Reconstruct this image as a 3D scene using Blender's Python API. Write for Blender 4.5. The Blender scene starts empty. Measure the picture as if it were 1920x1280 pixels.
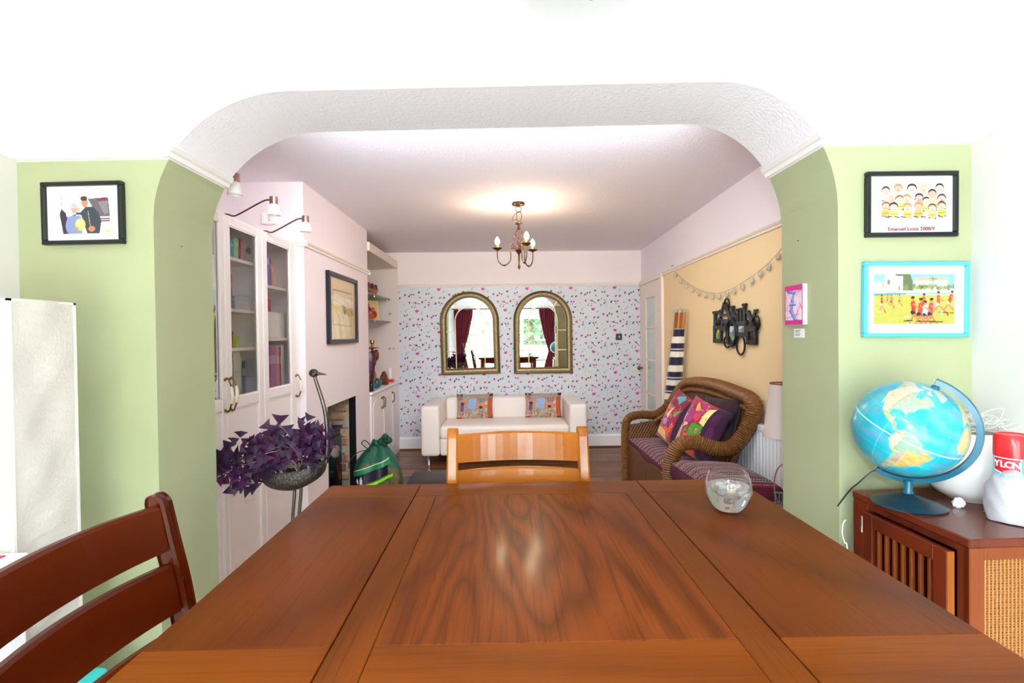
import bpy, math, random
import numpy as np
from mathutils import Matrix, Vector
random.seed(7); rng = np.random.default_rng(11)
sc = bpy.context.scene
COL = sc.collection
PI = math.pi

# ---------------------------------------------------------------- camera
cam_d = bpy.data.cameras.new('camera'); cam = bpy.data.objects.new('camera', cam_d); COL.objects.link(cam)
cam_d.sensor_width = 36.0; cam_d.lens = 950.0 / 1920 * 36; cam_d.clip_start = 0.02
yaw, pitch, roll = math.radians(.9), math.radians(-.72), math.radians(.7)
fwd = Vector((math.sin(yaw)*math.cos(pitch), math.cos(yaw)*math.cos(pitch), math.sin(pitch)))
rt = Vector((math.cos(yaw), -math.sin(yaw), 0)); up = rt.cross(fwd)
rt, up = rt*math.cos(roll)-up*math.sin(roll), up*math.cos(roll)+rt*math.sin(roll)
m = Matrix((rt, up, -fwd)).transposed().to_4x4(); m.translation = (0, 0, 1.40)
cam.matrix_world = m
sc.camera = cam

# ---------------------------------------------------------------- view, world, lights
sc.view_settings.view_transform = 'Standard'; sc.view_settings.look = 'None'
sc.view_settings.gamma = 1; sc.view_settings.use_curve_mapping = False
sc.view_settings.exposure = 0.57
sc.cycles.max_bounces = 14; sc.cycles.diffuse_bounces = 8; sc.cycles.glossy_bounces = 6
sc.cycles.transmission_bounces = 10; sc.cycles.transparent_max_bounces = 12
sc.cycles.sample_clamp_indirect = 8.0
world = bpy.data.worlds.new('world'); sc.world = world; world.use_nodes = True
bg = world.node_tree.nodes['Background']
bg.inputs[0].default_value = (0.76, 0.89, 1.0, 1); bg.inputs[1].default_value = 25.0

def light(kind, name, loc, energy, color=(1, 1, 1), size=None, target=None, size_y=None, spot=None):
    d = bpy.data.lights.new(name, kind); d.energy = energy; d.color = color
    if kind == 'AREA':
        d.size = size
        if size_y: d.shape = 'RECTANGLE'; d.size_y = size_y
    elif kind in ('POINT', 'SPOT'): d.shadow_soft_size = size or .02
    if spot: d.spot_size = math.radians(spot[0]); d.spot_blend = spot[1]
    o = bpy.data.objects.new(name, d); COL.objects.link(o); o.location = loc
    if target is not None:
        o.rotation_euler = (Vector(target)-Vector(loc)).to_track_quat('-Z', 'Y').to_euler()
    return o
# flash on top of the camera, lamp head bare (its shadows fall just outside every edge in the photograph)
light('POINT', 'camera_flash', (0.03, -0.03, 1.56), 28, (.90, .95, 1), size=.022)
# added fill light behind the arch, standing in for bounce in the far room
ff = light('AREA', 'far_room_fill', (0.0, 2.16, 2.29), 20, (.88, .94, 1), size=2.0, size_y=.12, target=(0.05, 5.4, 1.1)); ff.data.spread = math.radians(115)
# daylight through the garden doors behind the camera
pt = light('AREA', 'daylight_portal', (0.1, -1.52, 1.02), 1, size=2.7, size_y=1.9, target=(0.1, 0, 1.02)); pt.data.cycles.is_portal = True
# sun on the garden, high and from the side so that none enters the rooms
sun = light('SUN', 'sun', (4, -6, 8), 14.0, (1, .97, .90)); sun.data.angle = math.radians(.6)
sun.rotation_euler = Vector((.55, -.45, -1)).to_track_quat('-Z', 'Y').to_euler()

# ---------------------------------------------------------------- materials
def lin(h):
    if isinstance(h, str):
        h = h.lstrip('#'); h = ''.join(x*2 for x in h) if len(h) == 3 else h; c = [int(h[i:i+2], 16)/255 for i in (0, 2, 4)]
    else: c = list(h)
    return tuple(x/12.92 if x <= .04045 else ((x+.055)/1.055)**2.4 for x in c)
def c4(h): return (*lin(h), 1)
MATS = {}
def mat(name, col='#808080', rough=.6, metal=0., bump=None, var=None, spec=.5, coat=0, trans=0, ior=1.45, emit=None, estr=0,
        sheen=0, attr=None, alpha=None, sss=0):
    """bump=(scale, strength, distance)  var=(scale, other colour, amount)"""
    if name in MATS: return MATS[name]
    M = bpy.data.materials.new(name); M.use_nodes = True; nt = M.node_tree; N, L = nt.nodes, nt.links
    b = N['Principled BSDF']; I = b.inputs
    I['Base Color'].default_value = c4(col); I['Roughness'].default_value = rough; I['Metallic'].default_value = metal
    I['Specular IOR Level'].default_value = spec; I['Coat Weight'].default_value = coat; I['Coat Roughness'].default_value = .12
    I['Transmission Weight'].default_value = trans; I['IOR'].default_value = ior
    if sheen: I['Sheen Weight'].default_value = sheen
    if sss: I['Subsurface Weight'].default_value = sss; I['Subsurface Radius'].default_value = (.02, .02, .02)
    if alpha is not None: I['Alpha'].default_value = alpha
    if emit: I['Emission Color'].default_value = c4(emit); I['Emission Strength'].default_value = estr
    tc = N.new('ShaderNodeTexCoord')
    if attr:
        a = N.new('ShaderNodeAttribute'); a.attribute_name = attr; L.new(a.outputs['Color'], I['Base Color'])
    if var:
        n = N.new('ShaderNodeTexNoise'); n.inputs['Scale'].default_value = var[0]; n.inputs['Detail'].default_value = 5
        L.new(tc.outputs['Object'], n.inputs['Vector'])
        r = N.new('ShaderNodeMapRange'); r.inputs[1].default_value = .35; r.inputs[2].default_value = .65
        r.inputs[4].default_value = var[2]; L.new(n.outputs['Fac'], r.inputs[0])
        x = N.new('ShaderNodeMix'); x.data_type = 'RGBA'; x.inputs['A'].default_value = c4(col); x.inputs['B'].default_value = c4(var[1])
        if attr: L.new(a.outputs['Color'], x.inputs['A'])
        L.new(r.outputs[0], x.inputs['Factor']); L.new(x.outputs['Result'], I['Base Color'])
    if bump:
        n = N.new('ShaderNodeTexNoise'); n.inputs['Scale'].default_value = bump[0]; n.inputs['Detail'].default_value = 6
        L.new(tc.outputs['Object'], n.inputs['Vector'])
        bp = N.new('ShaderNodeBump'); bp.inputs['Strength'].default_value = bump[1]; bp.inputs['Distance'].default_value = bump[2]
        L.new(n.outputs['Fac'], bp.inputs['Height']); L.new(bp.outputs[0], I['Normal'])
    MATS[name] = M; return M

def wood(name, c1, c2, axis='Y', k=9, scale=2.2, rough=.3, coat=.3, pores=.5, c3=None, warp=.9, stretch=.10):
    if name in MATS: return MATS[name]
    M = bpy.data.materials.new(name); M.use_nodes = True; nt = M.node_tree; N, L = nt.nodes, nt.links
    b = N['Principled BSDF']; b.inputs['Roughness'].default_value = rough; b.inputs['Specular IOR Level'].default_value = .06
    b.inputs['Coat Weight'].default_value = coat; b.inputs['Coat Roughness'].default_value = .13
    tc = N.new('ShaderNodeTexCoord'); mp = N.new('ShaderNodeMapping'); L.new(tc.outputs['Object'], mp.inputs[0])
    s = [1, 1, 1]; s['XYZ'.index(axis)] = stretch; mp.inputs['Scale'].default_value = s
    n1 = N.new('ShaderNodeTexNoise'); n1.inputs['Scale'].default_value = scale; n1.inputs['Detail'].default_value = 3; n1.inputs['Roughness'].default_value = .35; n1.inputs['Distortion'].default_value = warp
    L.new(mp.outputs[0], n1.inputs['Vector'])
    mu = N.new('ShaderNodeMath'); mu.operation = 'MULTIPLY'; mu.inputs[1].default_value = k; L.new(n1.outputs['Fac'], mu.inputs[0])
    fr = N.new('ShaderNodeMath'); fr.operation = 'PINGPONG'; fr.inputs[1].default_value = .5; L.new(mu.outputs[0], fr.inputs[0])
    sh = N.new('ShaderNodeMath'); sh.operation = 'POWER'; sh.inputs[1].default_value = 1.6
    db = N.new('ShaderNodeMath'); db.operation = 'MULTIPLY'; db.inputs[1].default_value = 2; L.new(fr.outputs[0], db.inputs[0]); L.new(db.outputs[0], sh.inputs[0])
    s2 = [42, 42, 42]; s2['XYZ'.index(axis)] = 1.3
    mp2 = N.new('ShaderNodeMapping'); L.new(tc.outputs['Object'], mp2.inputs[0]); mp2.inputs['Scale'].default_value = s2
    n2 = N.new('ShaderNodeTexNoise'); n2.inputs['Scale'].default_value = 4; n2.inputs['Detail'].default_value = 4; L.new(mp2.outputs[0], n2.inputs['Vector'])
    n3 = N.new('ShaderNodeTexNoise'); n3.inputs['Scale'].default_value = 2.4; n3.inputs['Detail'].default_value = 3; L.new(mp.outputs[0], n3.inputs['Vector'])
    x1 = N.new('ShaderNodeMix'); x1.data_type = 'RGBA'; x1.inputs['A'].default_value = c4(c1); x1.inputs['B'].default_value = c4(c2)
    L.new(sh.outputs[0], x1.inputs['Factor'])
    x2 = N.new('ShaderNodeMix'); x2.data_type = 'RGBA'; x2.blend_type = 'MULTIPLY'; x2.inputs['B'].default_value = (.35, .3, .3, 1)
    r = N.new('ShaderNodeMapRange'); r.inputs[1].default_value = .5; r.inputs[2].default_value = .75; r.inputs[4].default_value = pores
    L.new(n2.outputs['Fac'], r.inputs[0]); L.new(r.outputs[0], x2.inputs['Factor']); L.new(x1.outputs['Result'], x2.inputs['A'])
    x3 = N.new('ShaderNodeMix'); x3.data_type = 'RGBA'; x3.inputs['B'].default_value = c4(c3 or c1)
    r3 = N.new('ShaderNodeMapRange'); r3.inputs[1].default_value = .45; r3.inputs[2].default_value = .7; r3.inputs[4].default_value = .55
    L.new(n3.outputs['Fac'], r3.inputs[0]); L.new(r3.outputs[0], x3.inputs['Factor']); L.new(x2.outputs['Result'], x3.inputs['A'])
    L.new(x3.outputs['Result'], b.inputs['Base Color'])
    bp = N.new('ShaderNodeBump'); bp.inputs['Strength'].default_value = .15; bp.inputs['Distance'].default_value = .001
    L.new(n2.outputs['Fac'], bp.inputs['Height']); L.new(bp.outputs[0], b.inputs['Normal'])
    MATS[name] = M; return M

def weave(name, c1, c2, sx=90, sz=90, strength=.6, axes='YZ', dist=.004):
    if name in MATS: return MATS[name]
    M = bpy.data.materials.new(name); M.use_nodes = True; nt = M.node_tree; N, L = nt.nodes, nt.links
    b = N['Principled BSDF']; b.inputs['Roughness'].default_value = .5
    tc = N.new('ShaderNodeTexCoord'); sp = N.new('ShaderNodeSeparateXYZ'); L.new(tc.outputs['Object'], sp.inputs[0])
    outs = []
    for a, s in zip(axes, (sx, sz)):
        mu = N.new('ShaderNodeMath'); mu.operation = 'MULTIPLY'; mu.inputs[1].default_value = s; L.new(sp.outputs['XYZ'.index(a)], mu.inputs[0])
        si = N.new('ShaderNodeMath'); si.operation = 'SINE'; L.new(mu.outputs[0], si.inputs[0]); outs.append(si)
    pr = N.new('ShaderNodeMath'); pr.operation = 'MULTIPLY'; L.new(outs[0].outputs[0], pr.inputs[0]); L.new(outs[1].outputs[0], pr.inputs[1])
    no = N.new('ShaderNodeTexNoise'); no.inputs['Scale'].default_value = 14; L.new(tc.outputs['Object'], no.inputs[0])
    ad = N.new('ShaderNodeMath'); ad.operation = 'MULTIPLY_ADD'; ad.inputs[1].default_value = .35; L.new(pr.outputs[0], ad.inputs[0]); L.new(no.outputs['Fac'], ad.inputs[2])
    x = N.new('ShaderNodeMix'); x.data_type = 'RGBA'; x.inputs['A'].default_value = c4(c1); x.inputs['B'].default_value = c4(c2)
    L.new(ad.outputs[0], x.inputs['Factor']); L.new(x.outputs['Result'], b.inputs['Base Color'])
    bp = N.new('ShaderNodeBump'); bp.inputs['Strength'].default_value = strength; bp.inputs['Distance'].default_value = dist
    L.new(pr.outputs[0], bp.inputs['Height']); L.new(bp.outputs[0], b.inputs['Normal'])
    MATS[name] = M; return M

def glassmat(name, col='#ffffff', rough=0.0, ior=1.45, trans=.95, k=1.):
    """thin clear pane: mostly see-through, with a mirror-like surface reflection"""
    if name in MATS: return MATS[name]
    M = bpy.data.materials.new(name); M.use_nodes = True; nt = M.node_tree; N, L = nt.nodes, nt.links
    N.remove(N['Principled BSDF'])
    tr = N.new('ShaderNodeBsdfTransparent'); tr.inputs[0].default_value = c4(col)
    gl = N.new('ShaderNodeBsdfGlossy'); gl.inputs['Roughness'].default_value = rough
    fz = N.new('ShaderNodeFresnel'); fz.inputs[0].default_value = ior
    ad = N.new('ShaderNodeMath'); ad.operation = 'MULTIPLY_ADD'; ad.inputs[1].default_value = k; ad.inputs[2].default_value = 0
    L.new(fz.outputs[0], ad.inputs[0])
    mx = N.new('ShaderNodeMixShader'); L.new(ad.outputs[0], mx.inputs[0]); L.new(tr.outputs[0], mx.inputs[1]); L.new(gl.outputs[0], mx.inputs[2])
    L.new(mx.outputs[0], N['Material Output'].inputs[0]); MATS[name] = M; return M

# ---------------------------------------------------------------- mesh building
WM = {}
class MB:
    def __init__(s): s.v = []; s.f = []; s.mi = []; s.c = []; s.cur = 0; s.col = None
    def add(s, verts, faces, M=None):
        o = len(s.v)
        if M is not None: verts = [M @ Vector(p) for p in verts]
        s.v += [tuple(p) for p in verts]; s.f += [tuple(i+o for i in f) for f in faces]
        s.mi += [s.cur]*len(faces); s.c += [s.col]*len(faces); return s
    def quad(s, *p): return s.add(p, [tuple(range(len(p)))])
    def box(s, lo, hi, b=0., M=None):
        (x0, y0, z0), (x1, y1, z1) = lo, hi
        if x0 > x1: x0, x1 = x1, x0
        if y0 > y1: y0, y1 = y1, y0
        if z0 > z1: z0, z1 = z1, z0
        if not b:
            v = [(x, y, z) for x in (x0, x1) for y in (y0, y1) for z in (z0, z1)]
            return s.add(v, [(0, 1, 3, 2), (4, 6, 7, 5), (0, 4, 5, 1), (2, 3, 7, 6), (0, 2, 6, 4), (1, 5, 7, 3)], M)
        b = min(b, (x1-x0)*.49, (y1-y0)*.49, (z1-z0)*.49)
        v = []; idx = {}
        for i, (X, sx) in enumerate(((x0, 1), (x1, -1))):
            for j, (Y, sy) in enumerate(((y0, 1), (y1, -1))):
                for k, (Z, sz) in enumerate(((z0, 1), (z1, -1))):
                    for a in range(3):
                        p = [X+sx*b, Y+sy*b, Z+sz*b]; p[a] = (X, Y, Z)[a]
                        idx[i, j, k, a] = len(v); v.append(p)
        f = []
        q = [(0, 0), (1, 0), (1, 1), (0, 1)]
        for i in (0, 1): f.append([idx[i, j, k, 0] for j, k in (q if i else q[::-1])])
        for j in (0, 1): f.append([idx[i, j, k, 1] for i, k in (q[::-1] if j else q)])
        for k in (0, 1): f.append([idx[i, j, k, 2] for i, j in (q if k else q[::-1])])
        for a, bb in ((0, 1), (0, 2), (1, 2)):
            c = 3-a-bb
            for p in (0, 1):
                for r in (0, 1):
                    def K(e, w):
                        t = [0, 0, 0]; t[a] = p; t[bb] = r; t[c] = e; return idx[t[0], t[1], t[2], w]
                    f.append([K(0, a), K(1, a), K(1, bb), K(0, bb)])
        for i in (0, 1):
            for j in (0, 1):
                for k in (0, 1): f.append([idx[i, j, k, 0], idx[i, j, k, 1], idx[i, j, k, 2]])
        return s.add(v, f, M)
    def soft(s, lo, hi, r, n=3, M=None, puff=0, fn=None):
        """rounded box with n segments per corner; puff bulges the top/bottom"""
        lo = Vector(lo); hi = Vector(hi); c = (lo+hi)/2; h = (hi-lo)/2; r = min(r, min(h))
        def ticks(H):
            a = [-H + r*(1-math.cos(PI/2*i/n)) for i in range(n+1)]
            mid = [-(H-r)+(2*(H-r))*i/4 for i in range(1, 4)] if H-r > 1e-5 else []
            return a + mid + [-x for x in a[::-1]][(0 if H-r > 1e-5 else 1):]
        T = [ticks(H) for H in h]; vid = {}; V = []; F = []
        def vert(i, j, k):
            key = (i, j, k)
            if key not in vid:
                p = Vector((T[0][i], T[1][j], T[2][k])); q = Vector([max(-(H-r), min(H-r, x)) for x, H in zip(p, h)])
                d = p-q
                if d.length > 1e-9: p = q + d.normalized()*r
                if puff:
                    u, v = p.x/h.x, p.y/h.y; p.z += (1 if p.z > 0 else -1)*puff*max(0, (1-u*u))*max(0, (1-v*v))
                p = p+c
                if fn: p = fn(p)
                vid[key] = len(V); V.append(p)
            return vid[key]
        L = [len(t)-1 for t in T]
        for ax in range(3):
            a, b = [(1, 2), (2, 0), (0, 1)][ax]
            for side in (0, L[ax]):
                for i in range(L[a]):
                    for j in range(L[b]):
                        def K(u, w):
                            t = [0, 0, 0]; t[ax] = side; t[a] = u; t[b] = w; return vert(*t)
                        q = [K(i, j), K(i+1, j), K(i+1, j+1), K(i, j+1)]
                        if side == 0: q = q[::-1]
                        F.append(q)
        return s.add(V, F, M)
    def lathe(s, prof, c=(0, 0, 0), n=24, M=None, sx=1, sy=1, cap=False):
        V = []; F = []
        for r, z in prof:
            for i in range(n):
                a = 2*PI*i/n; V.append((c[0]+r*sx*math.cos(a), c[1]+r*sy*math.sin(a), c[2]+z))
        for j in range(len(prof)-1):
            for i in range(n):
                k = (i+1) % n; F.append((j*n+i, j*n+k, (j+1)*n+k, (j+1)*n+i))
        if cap: F.append(tuple(range(n))[::-1]); F.append(tuple((len(prof)-1)*n+i for i in range(n)))
        return s.add(V, F, M)
    def tube(s, pts, r, n=8, cap=True, M=None, closed=False, flat=None):
        pts = [Vector(p) for p in pts]; R = r if hasattr(r, '__len__') else [r]*len(pts)
        V = []; F = []; N = len(pts); nrm = None
        for i, p in enumerate(pts):
            a = pts[(i-1) % N] if (i or closed) else p; b = pts[(i+1) % N] if (i < N-1 or closed) else p
            t = (b-a).normalized()
            if nrm is None:
                nrm = Vector((0, 0, 1)) if abs(t.z) < .9 else Vector((1, 0, 0))
            nrm = (nrm - t*nrm.dot(t)).normalized(); bn = t.cross(nrm)
            for k in range(n):
                an = 2*PI*k/n; o = nrm*math.cos(an)*R[i] + bn*math.sin(an)*R[i]*(flat or 1)
                V.append(p+o)
        for i in range(N if closed else N-1):
            for k in range(n):
                l = (k+1) % n; j = (i+1) % N; F.append((i*n+k, i*n+l, j*n+l, j*n+k))
        if cap and not closed: F.append(tuple(range(n))[::-1]); F.append(tuple((N-1)*n+k for k in range(n)))
        return s.add(V, F, M)
    def prism(s, poly, axis, a, b, M=None):
        """2D polygon extruded along axis (0,1,2) between a and b; poly in the other two axes in order"""
        n = len(poly); V = []
        for t in (a, b):
            for u, w in poly:
                p = [u, w]; p.insert(axis, t); V.append(p)
        F = [tuple(range(n))[::-1], tuple(range(n, 2*n))] + [(i, (i+1) % n, n+(i+1) % n, n+i) for i in range(n)]
        return s.add(V, F, M)
    def sphere(s, c, r, n=16, m=10, sx=1, sy=1, sz=1, M=None):
        V = []; F = []
        for j in range(m+1):
            t = PI*j/m
            for i in range(n):
                a = 2*PI*i/n; V.append((c[0]+r*sx*math.sin(t)*math.cos(a), c[1]+r*sy*math.sin(t)*math.sin(a), c[2]+r*sz*math.cos(t)))
        for j in range(m):
            for i in range(n):
                k = (i+1) % n; F.append((j*n+i, (j+1)*n+i, (j+1)*n+k, j*n+k))
        return s.add(V, F, M)
    def build(s, name, mats, parent=None, smooth=False, local=False, weld=False, vcol=None):
        me = bpy.data.meshes.new(name)
        V = s.v
        if parent is not None and not local:
            inv = WM[parent.name].inverted(); V = [inv @ Vector(p) for p in V]
        me.from_pydata([tuple(p) for p in V], [], s.f)
        mats = mats if isinstance(mats, (list, tuple)) else [mats]
        for mm in mats: me.materials.append(mm)
        if len(mats) > 1: me.polygons.foreach_set('material_index', s.mi)
        me.polygons.foreach_set('use_smooth', [smooth]*len(me.polygons))
        if any(c is not None for c in s.c):
            at = me.color_attributes.new('Col', 'FLOAT_COLOR', 'CORNER'); arr = np.ones((len(me.loops), 4), np.float32)
            k = 0
            for f, c in zip(s.f, s.c):
                arr[k:k+len(f), :3] = c if c is not None else (1, 1, 1); k += len(f)
            at.data.foreach_set('color', arr.ravel())
        if vcol is not None:
            at = me.color_attributes.new('Col', 'FLOAT_COLOR', 'POINT'); arr = np.ones((len(me.vertices), 4), np.float32); arr[:, :3] = vcol
            at.data.foreach_set('color', arr.ravel())
        me.update(); me.validate()
        import bmesh
        bm = bmesh.new(); bm.from_mesh(me)
        if weld: bmesh.ops.remove_doubles(bm, verts=bm.verts, dist=1e-5)
        if vcol is None: bmesh.ops.recalc_face_normals(bm, faces=bm.faces)
        bm.to_mesh(me); bm.free()
        if smooth:
            try: me.set_sharp_from_angle(angle=math.radians(50))
            except Exception: pass
        o = bpy.data.objects.new(name, me); COL.objects.link(o)
        if parent is not None: o.parent = parent; WM[o.name] = WM[parent.name].copy()
        else: WM[o.name] = Matrix.Identity(4)
        return o
def tag(o, label=None, cat=None, group=None, kind=None):
    for k, v in (('label', label), ('category', cat), ('group', group), ('kind', kind)):
        if v: o[k] = v
    return o
def empty(name, loc, rot=(0, 0, 0), label=None, cat=None, group=None, scale=1):
    o = bpy.data.objects.new(name, None); COL.objects.link(o); o.empty_display_size = .05
    o.location = loc; o.rotation_euler = rot; o.scale = (scale,)*3
    from mathutils import Euler
    WM[o.name] = Matrix.LocRotScale(Vector(loc), Euler(rot), Vector((scale,)*3))
    return tag(o, label, cat, group)
def copy_tree(o, loc=None, rot=None, parent=None, label=None, scale=None):
    c = o.copy(); COL.objects.link(c)
    if parent is not None: c.parent = parent
    if loc is not None: c.location = loc
    if rot is not None: c.rotation_euler = rot
    if scale is not None: c.scale = (scale,)*3
    if label: c['label'] = label
    for ch in [x for x in bpy.data.objects if x.parent == o and x != c]: copy_tree(ch, parent=c)
    return c
def st(o): o['kind'] = 'structure'; return o
def Rz(a): return Matrix.Rotation(a, 4, 'Z')
def T(*p): return Matrix.Translation(Vector(p))
def arc(c, r, a0, a1, n, plane='xz', y=0, rz=None):
    out = []
    for i in range(n+1):
        a = a0+(a1-a0)*i/n; u, w = c[0]+r*math.cos(a), c[1]+(rz or r)*math.sin(a)
        out.append({'xz': (u, y, w), 'xy': (u, w, y), 'yz': (y, u, w)}[plane])
    return out
def smooth_path(pts, k=6):
    pts = [Vector(p) for p in pts]; out = []
    for i in range(len(pts)-1):
        p0 = pts[max(i-1, 0)]; p1 = pts[i]; p2 = pts[i+1]; p3 = pts[min(i+2, len(pts)-1)]
        for j in range(k):
            t = j/k; out.append(.5*((2*p1)+(p2-p0)*t+(2*p0-5*p1+4*p2-p3)*t*t+(-p0+3*p1-3*p2+p3)*t**3))
    out.append(pts[-1]); return out

# flat prints: a small painter whose picture becomes the vertex colours of a fine grid
class Canvas:
    def __init__(s, w, h, bgc='#ffffff'):
        s.w, s.h = w, h; s.a = np.ones((h, w, 3), np.float32)*np.array(lin(bgc), np.float32)
        s.Y, s.X = np.mgrid[0:h, 0:w]; s.X = (s.X+.5)/w; s.Y = 1-(s.Y+.5)/h
    def put(s, m, c, al=1): s.a[m] = s.a[m]*(1-al)+np.array(lin(c), np.float32)*al; return s
    def ell(s, x, y, rx, ry, c, al=1): return s.put(((s.X-x)/rx)**2+((s.Y-y)/ry)**2 < 1, c, al)
    def rect(s, x0, y0, x1, y1, c, al=1): return s.put((s.X >= x0) & (s.X <= x1) & (s.Y >= y0) & (s.Y <= y1), c, al)
    def poly(s, pts, c, al=1):
        ins = np.zeros(s.X.shape, bool); n = len(pts)
        for i in range(n):
            (x0, y0), (x1, y1) = pts[i], pts[(i+1) % n]
            if y0 == y1: continue
            cr = ((y0 > s.Y) != (y1 > s.Y)) & (s.X < (x1-x0)*(s.Y-y0)/(y1-y0)+x0); ins ^= cr
        return s.put(ins, c, al)
    def line(s, p, q, w, c, al=1):
        asp = s.h/s.w; px, py = s.X-p[0], (s.Y-p[1])*asp; dx, dy = q[0]-p[0], (q[1]-p[1])*asp
        t = np.clip((px*dx+py*dy)/(dx*dx+dy*dy+1e-12), 0, 1)
        return s.put((px-t*dx)**2+(py-t*dy)**2 < w*w, c, al)
    def noise(s, amt, cells=20):
        g = rng.random((cells+1, cells+1, 3)).astype(np.float32)-.5
        gx = s.X*cells; gy = s.Y*cells; ix = np.clip(gx.astype(int), 0, cells-1); iy = np.clip(gy.astype(int), 0, cells-1)
        fx = (gx-ix)[..., None]; fy = (gy-iy)[..., None]
        n = (g[iy, ix]*(1-fx)+g[iy, ix+1]*fx)*(1-fy)+(g[iy+1, ix]*(1-fx)+g[iy+1, ix+1]*fx)*fy
        s.a = np.clip(s.a+n*amt, 0, 1); return s
    def grid(s, fn, name, material, parent, local=False, smooth=False, label=None):
        """fn(X, Y) -> three arrays of world positions"""
        x, y, z = fn(s.X, s.Y)
        b = MB(); b.v = list(map(tuple, np.stack([x.ravel(), y.ravel(), z.ravel()], 1)))
        idx = np.arange(s.w*s.h).reshape(s.h, s.w)
        q = np.stack([idx[1:, :-1], idx[1:, 1:], idx[:-1, 1:], idx[:-1, :-1]], -1).reshape(-1, 4)
        b.f = list(map(tuple, q.tolist())); b.mi = [0]*len(b.f); b.c = [None]*len(b.f)
        o = b.build(name, material, parent, smooth=smooth, local=local, vcol=s.a.reshape(-1, 3)); return o

M_print = mat('printed_paper', rough=.45, attr='Col')
M_cloth_print = mat('printed_cloth', rough=.9, attr='Col', sheen=.2, bump=(400, .3, .001))
white_plaster = mat('white_plaster', '#f2f2f5', .9, bump=(140, .25, .002))
wood_chip = mat('wood_chip_paper', '#f6f3fb', .92, bump=(85, .55, .006))
far_upper = mat('far_room_upper_paint', '#eee2e0', .9, bump=(90, .15, .002))
far_white = mat('far_room_wall_paint', '#ece4e8', .9, bump=(60, .12, .002))
far_ceiling = mat('far_ceiling_paper', '#eee6ee', .95, bump=(70, .6, .006))
green_paint = mat('sage_green_paint', '#acb28d', .75, bump=(60, .12, .002), var=(5, '#a7ad87', .6))
cream_paint = mat('cream_paint', '#f1d6a6', .8, bump=(50, .1, .002))
near_side = mat('near_side_wall_paint', '#dcdad6', .9, bump=(60, .1, .002))
gloss_white = mat('white_gloss_paint', '#f4f1f2', .35, bump=(30, .05, .001))
rail_paint = mat('picture_rail_paint', '#efe3d8', .45)
cab_white = mat('cabinet_white', '#f1e9e8', .45, bump=(25, .04, .001))
black_satin = mat('black_satin', '#17171a', .3)
black_matt = mat('black_matt', '#141416', .7, bump=(40, .2, .002))
bronze = mat('dark_bronze', '#4a3526', .38, metal=.85, var=(30, '#6d5138', .8))
brass = mat('aged_brass', '#9c7a44', .3, metal=.95, var=(40, '#5b4526', .7))
chrome = mat('chrome', '#d5d8dc', .15, metal=1)
clear = glassmat('clear_pane', '#f8fcfa', k=.8); picture_glass = glassmat('picture_glass', '#fcfcfc', k=.12)

# ================================================================ ROOM SHELL
YF = lambda x: 1.675-.0345*x         # near face of the arched wall
YB = lambda x: 2.011-.0365*x         # far face
FAR_Y = 6.27; XL = -1.75; XC = -1.318
XR = lambda y: 1.57+.14*(y-2.08)/4.19    # right wall of the far room runs slightly out of square
NL, NR, NB = -1.625, 1.52, -1.55     # near room: left wall, right wall, wall with the garden doors
HN, HF = 2.36, 2.43

# floor: base slab, and laminate planks laid across the far room
b = MB(); b.box((-2.3, -1.7, -.08), (2.2, 6.5, -.012)); floor = st(b.build('floor', mat('floor_base', '#6b4a34', .5)))
PL = [wood('laminate_%d' % i, a, c, 'X', 5, 3, rough=.28, coat=.25, stretch=.15, pores=.3) for i, (a, c) in enumerate((('#80502e', '#633a20'), ('#8c5c36', '#704426'), ('#744628', '#5a331d')))]
b = MB(); b.box((-1.9, -1.7, -.012), (1.8, 1.84, 0)); b.build('pale_bounce_floor', mat('pale_bounce', '#e8e6e2', .5), floor)  # unseen near-room floor, made pale to bounce light onto ceiling and soffit
y = 1.842; row = 0
while y < FAR_Y:
    x = -1.76-rng.random()*1.0
    while x < 1.76:
        x1 = min(x+1.25, 1.77); x0 = max(x, -1.76)
        if x1-x0 > .05 and y > -1.5:
            b = MB(); b.box((x0+.001, y+.001, -.012), (x1-.001, min(y+.192, FAR_Y)-.001, .0), .0012)
            b.build('plank', PL[int(rng.integers(3))], floor)
        x += 1.25
    y += .193; row += 1

# far wall
b = MB(); b.box((-1.85, FAR_Y, -.05), (1.95, FAR_Y+.12, 2.02)); wf = st(b.build('wall_far', mat('wallpaper_ground', '#cfd6dd', .42, spec=.6, var=(4, '#d6d9e2', .6))))
b = MB(); b.box((-1.85, FAR_Y-.001, 2.02), (1.95, FAR_Y+.12, 2.6)); b.build('upper_wall', far_upper, wf)
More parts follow.
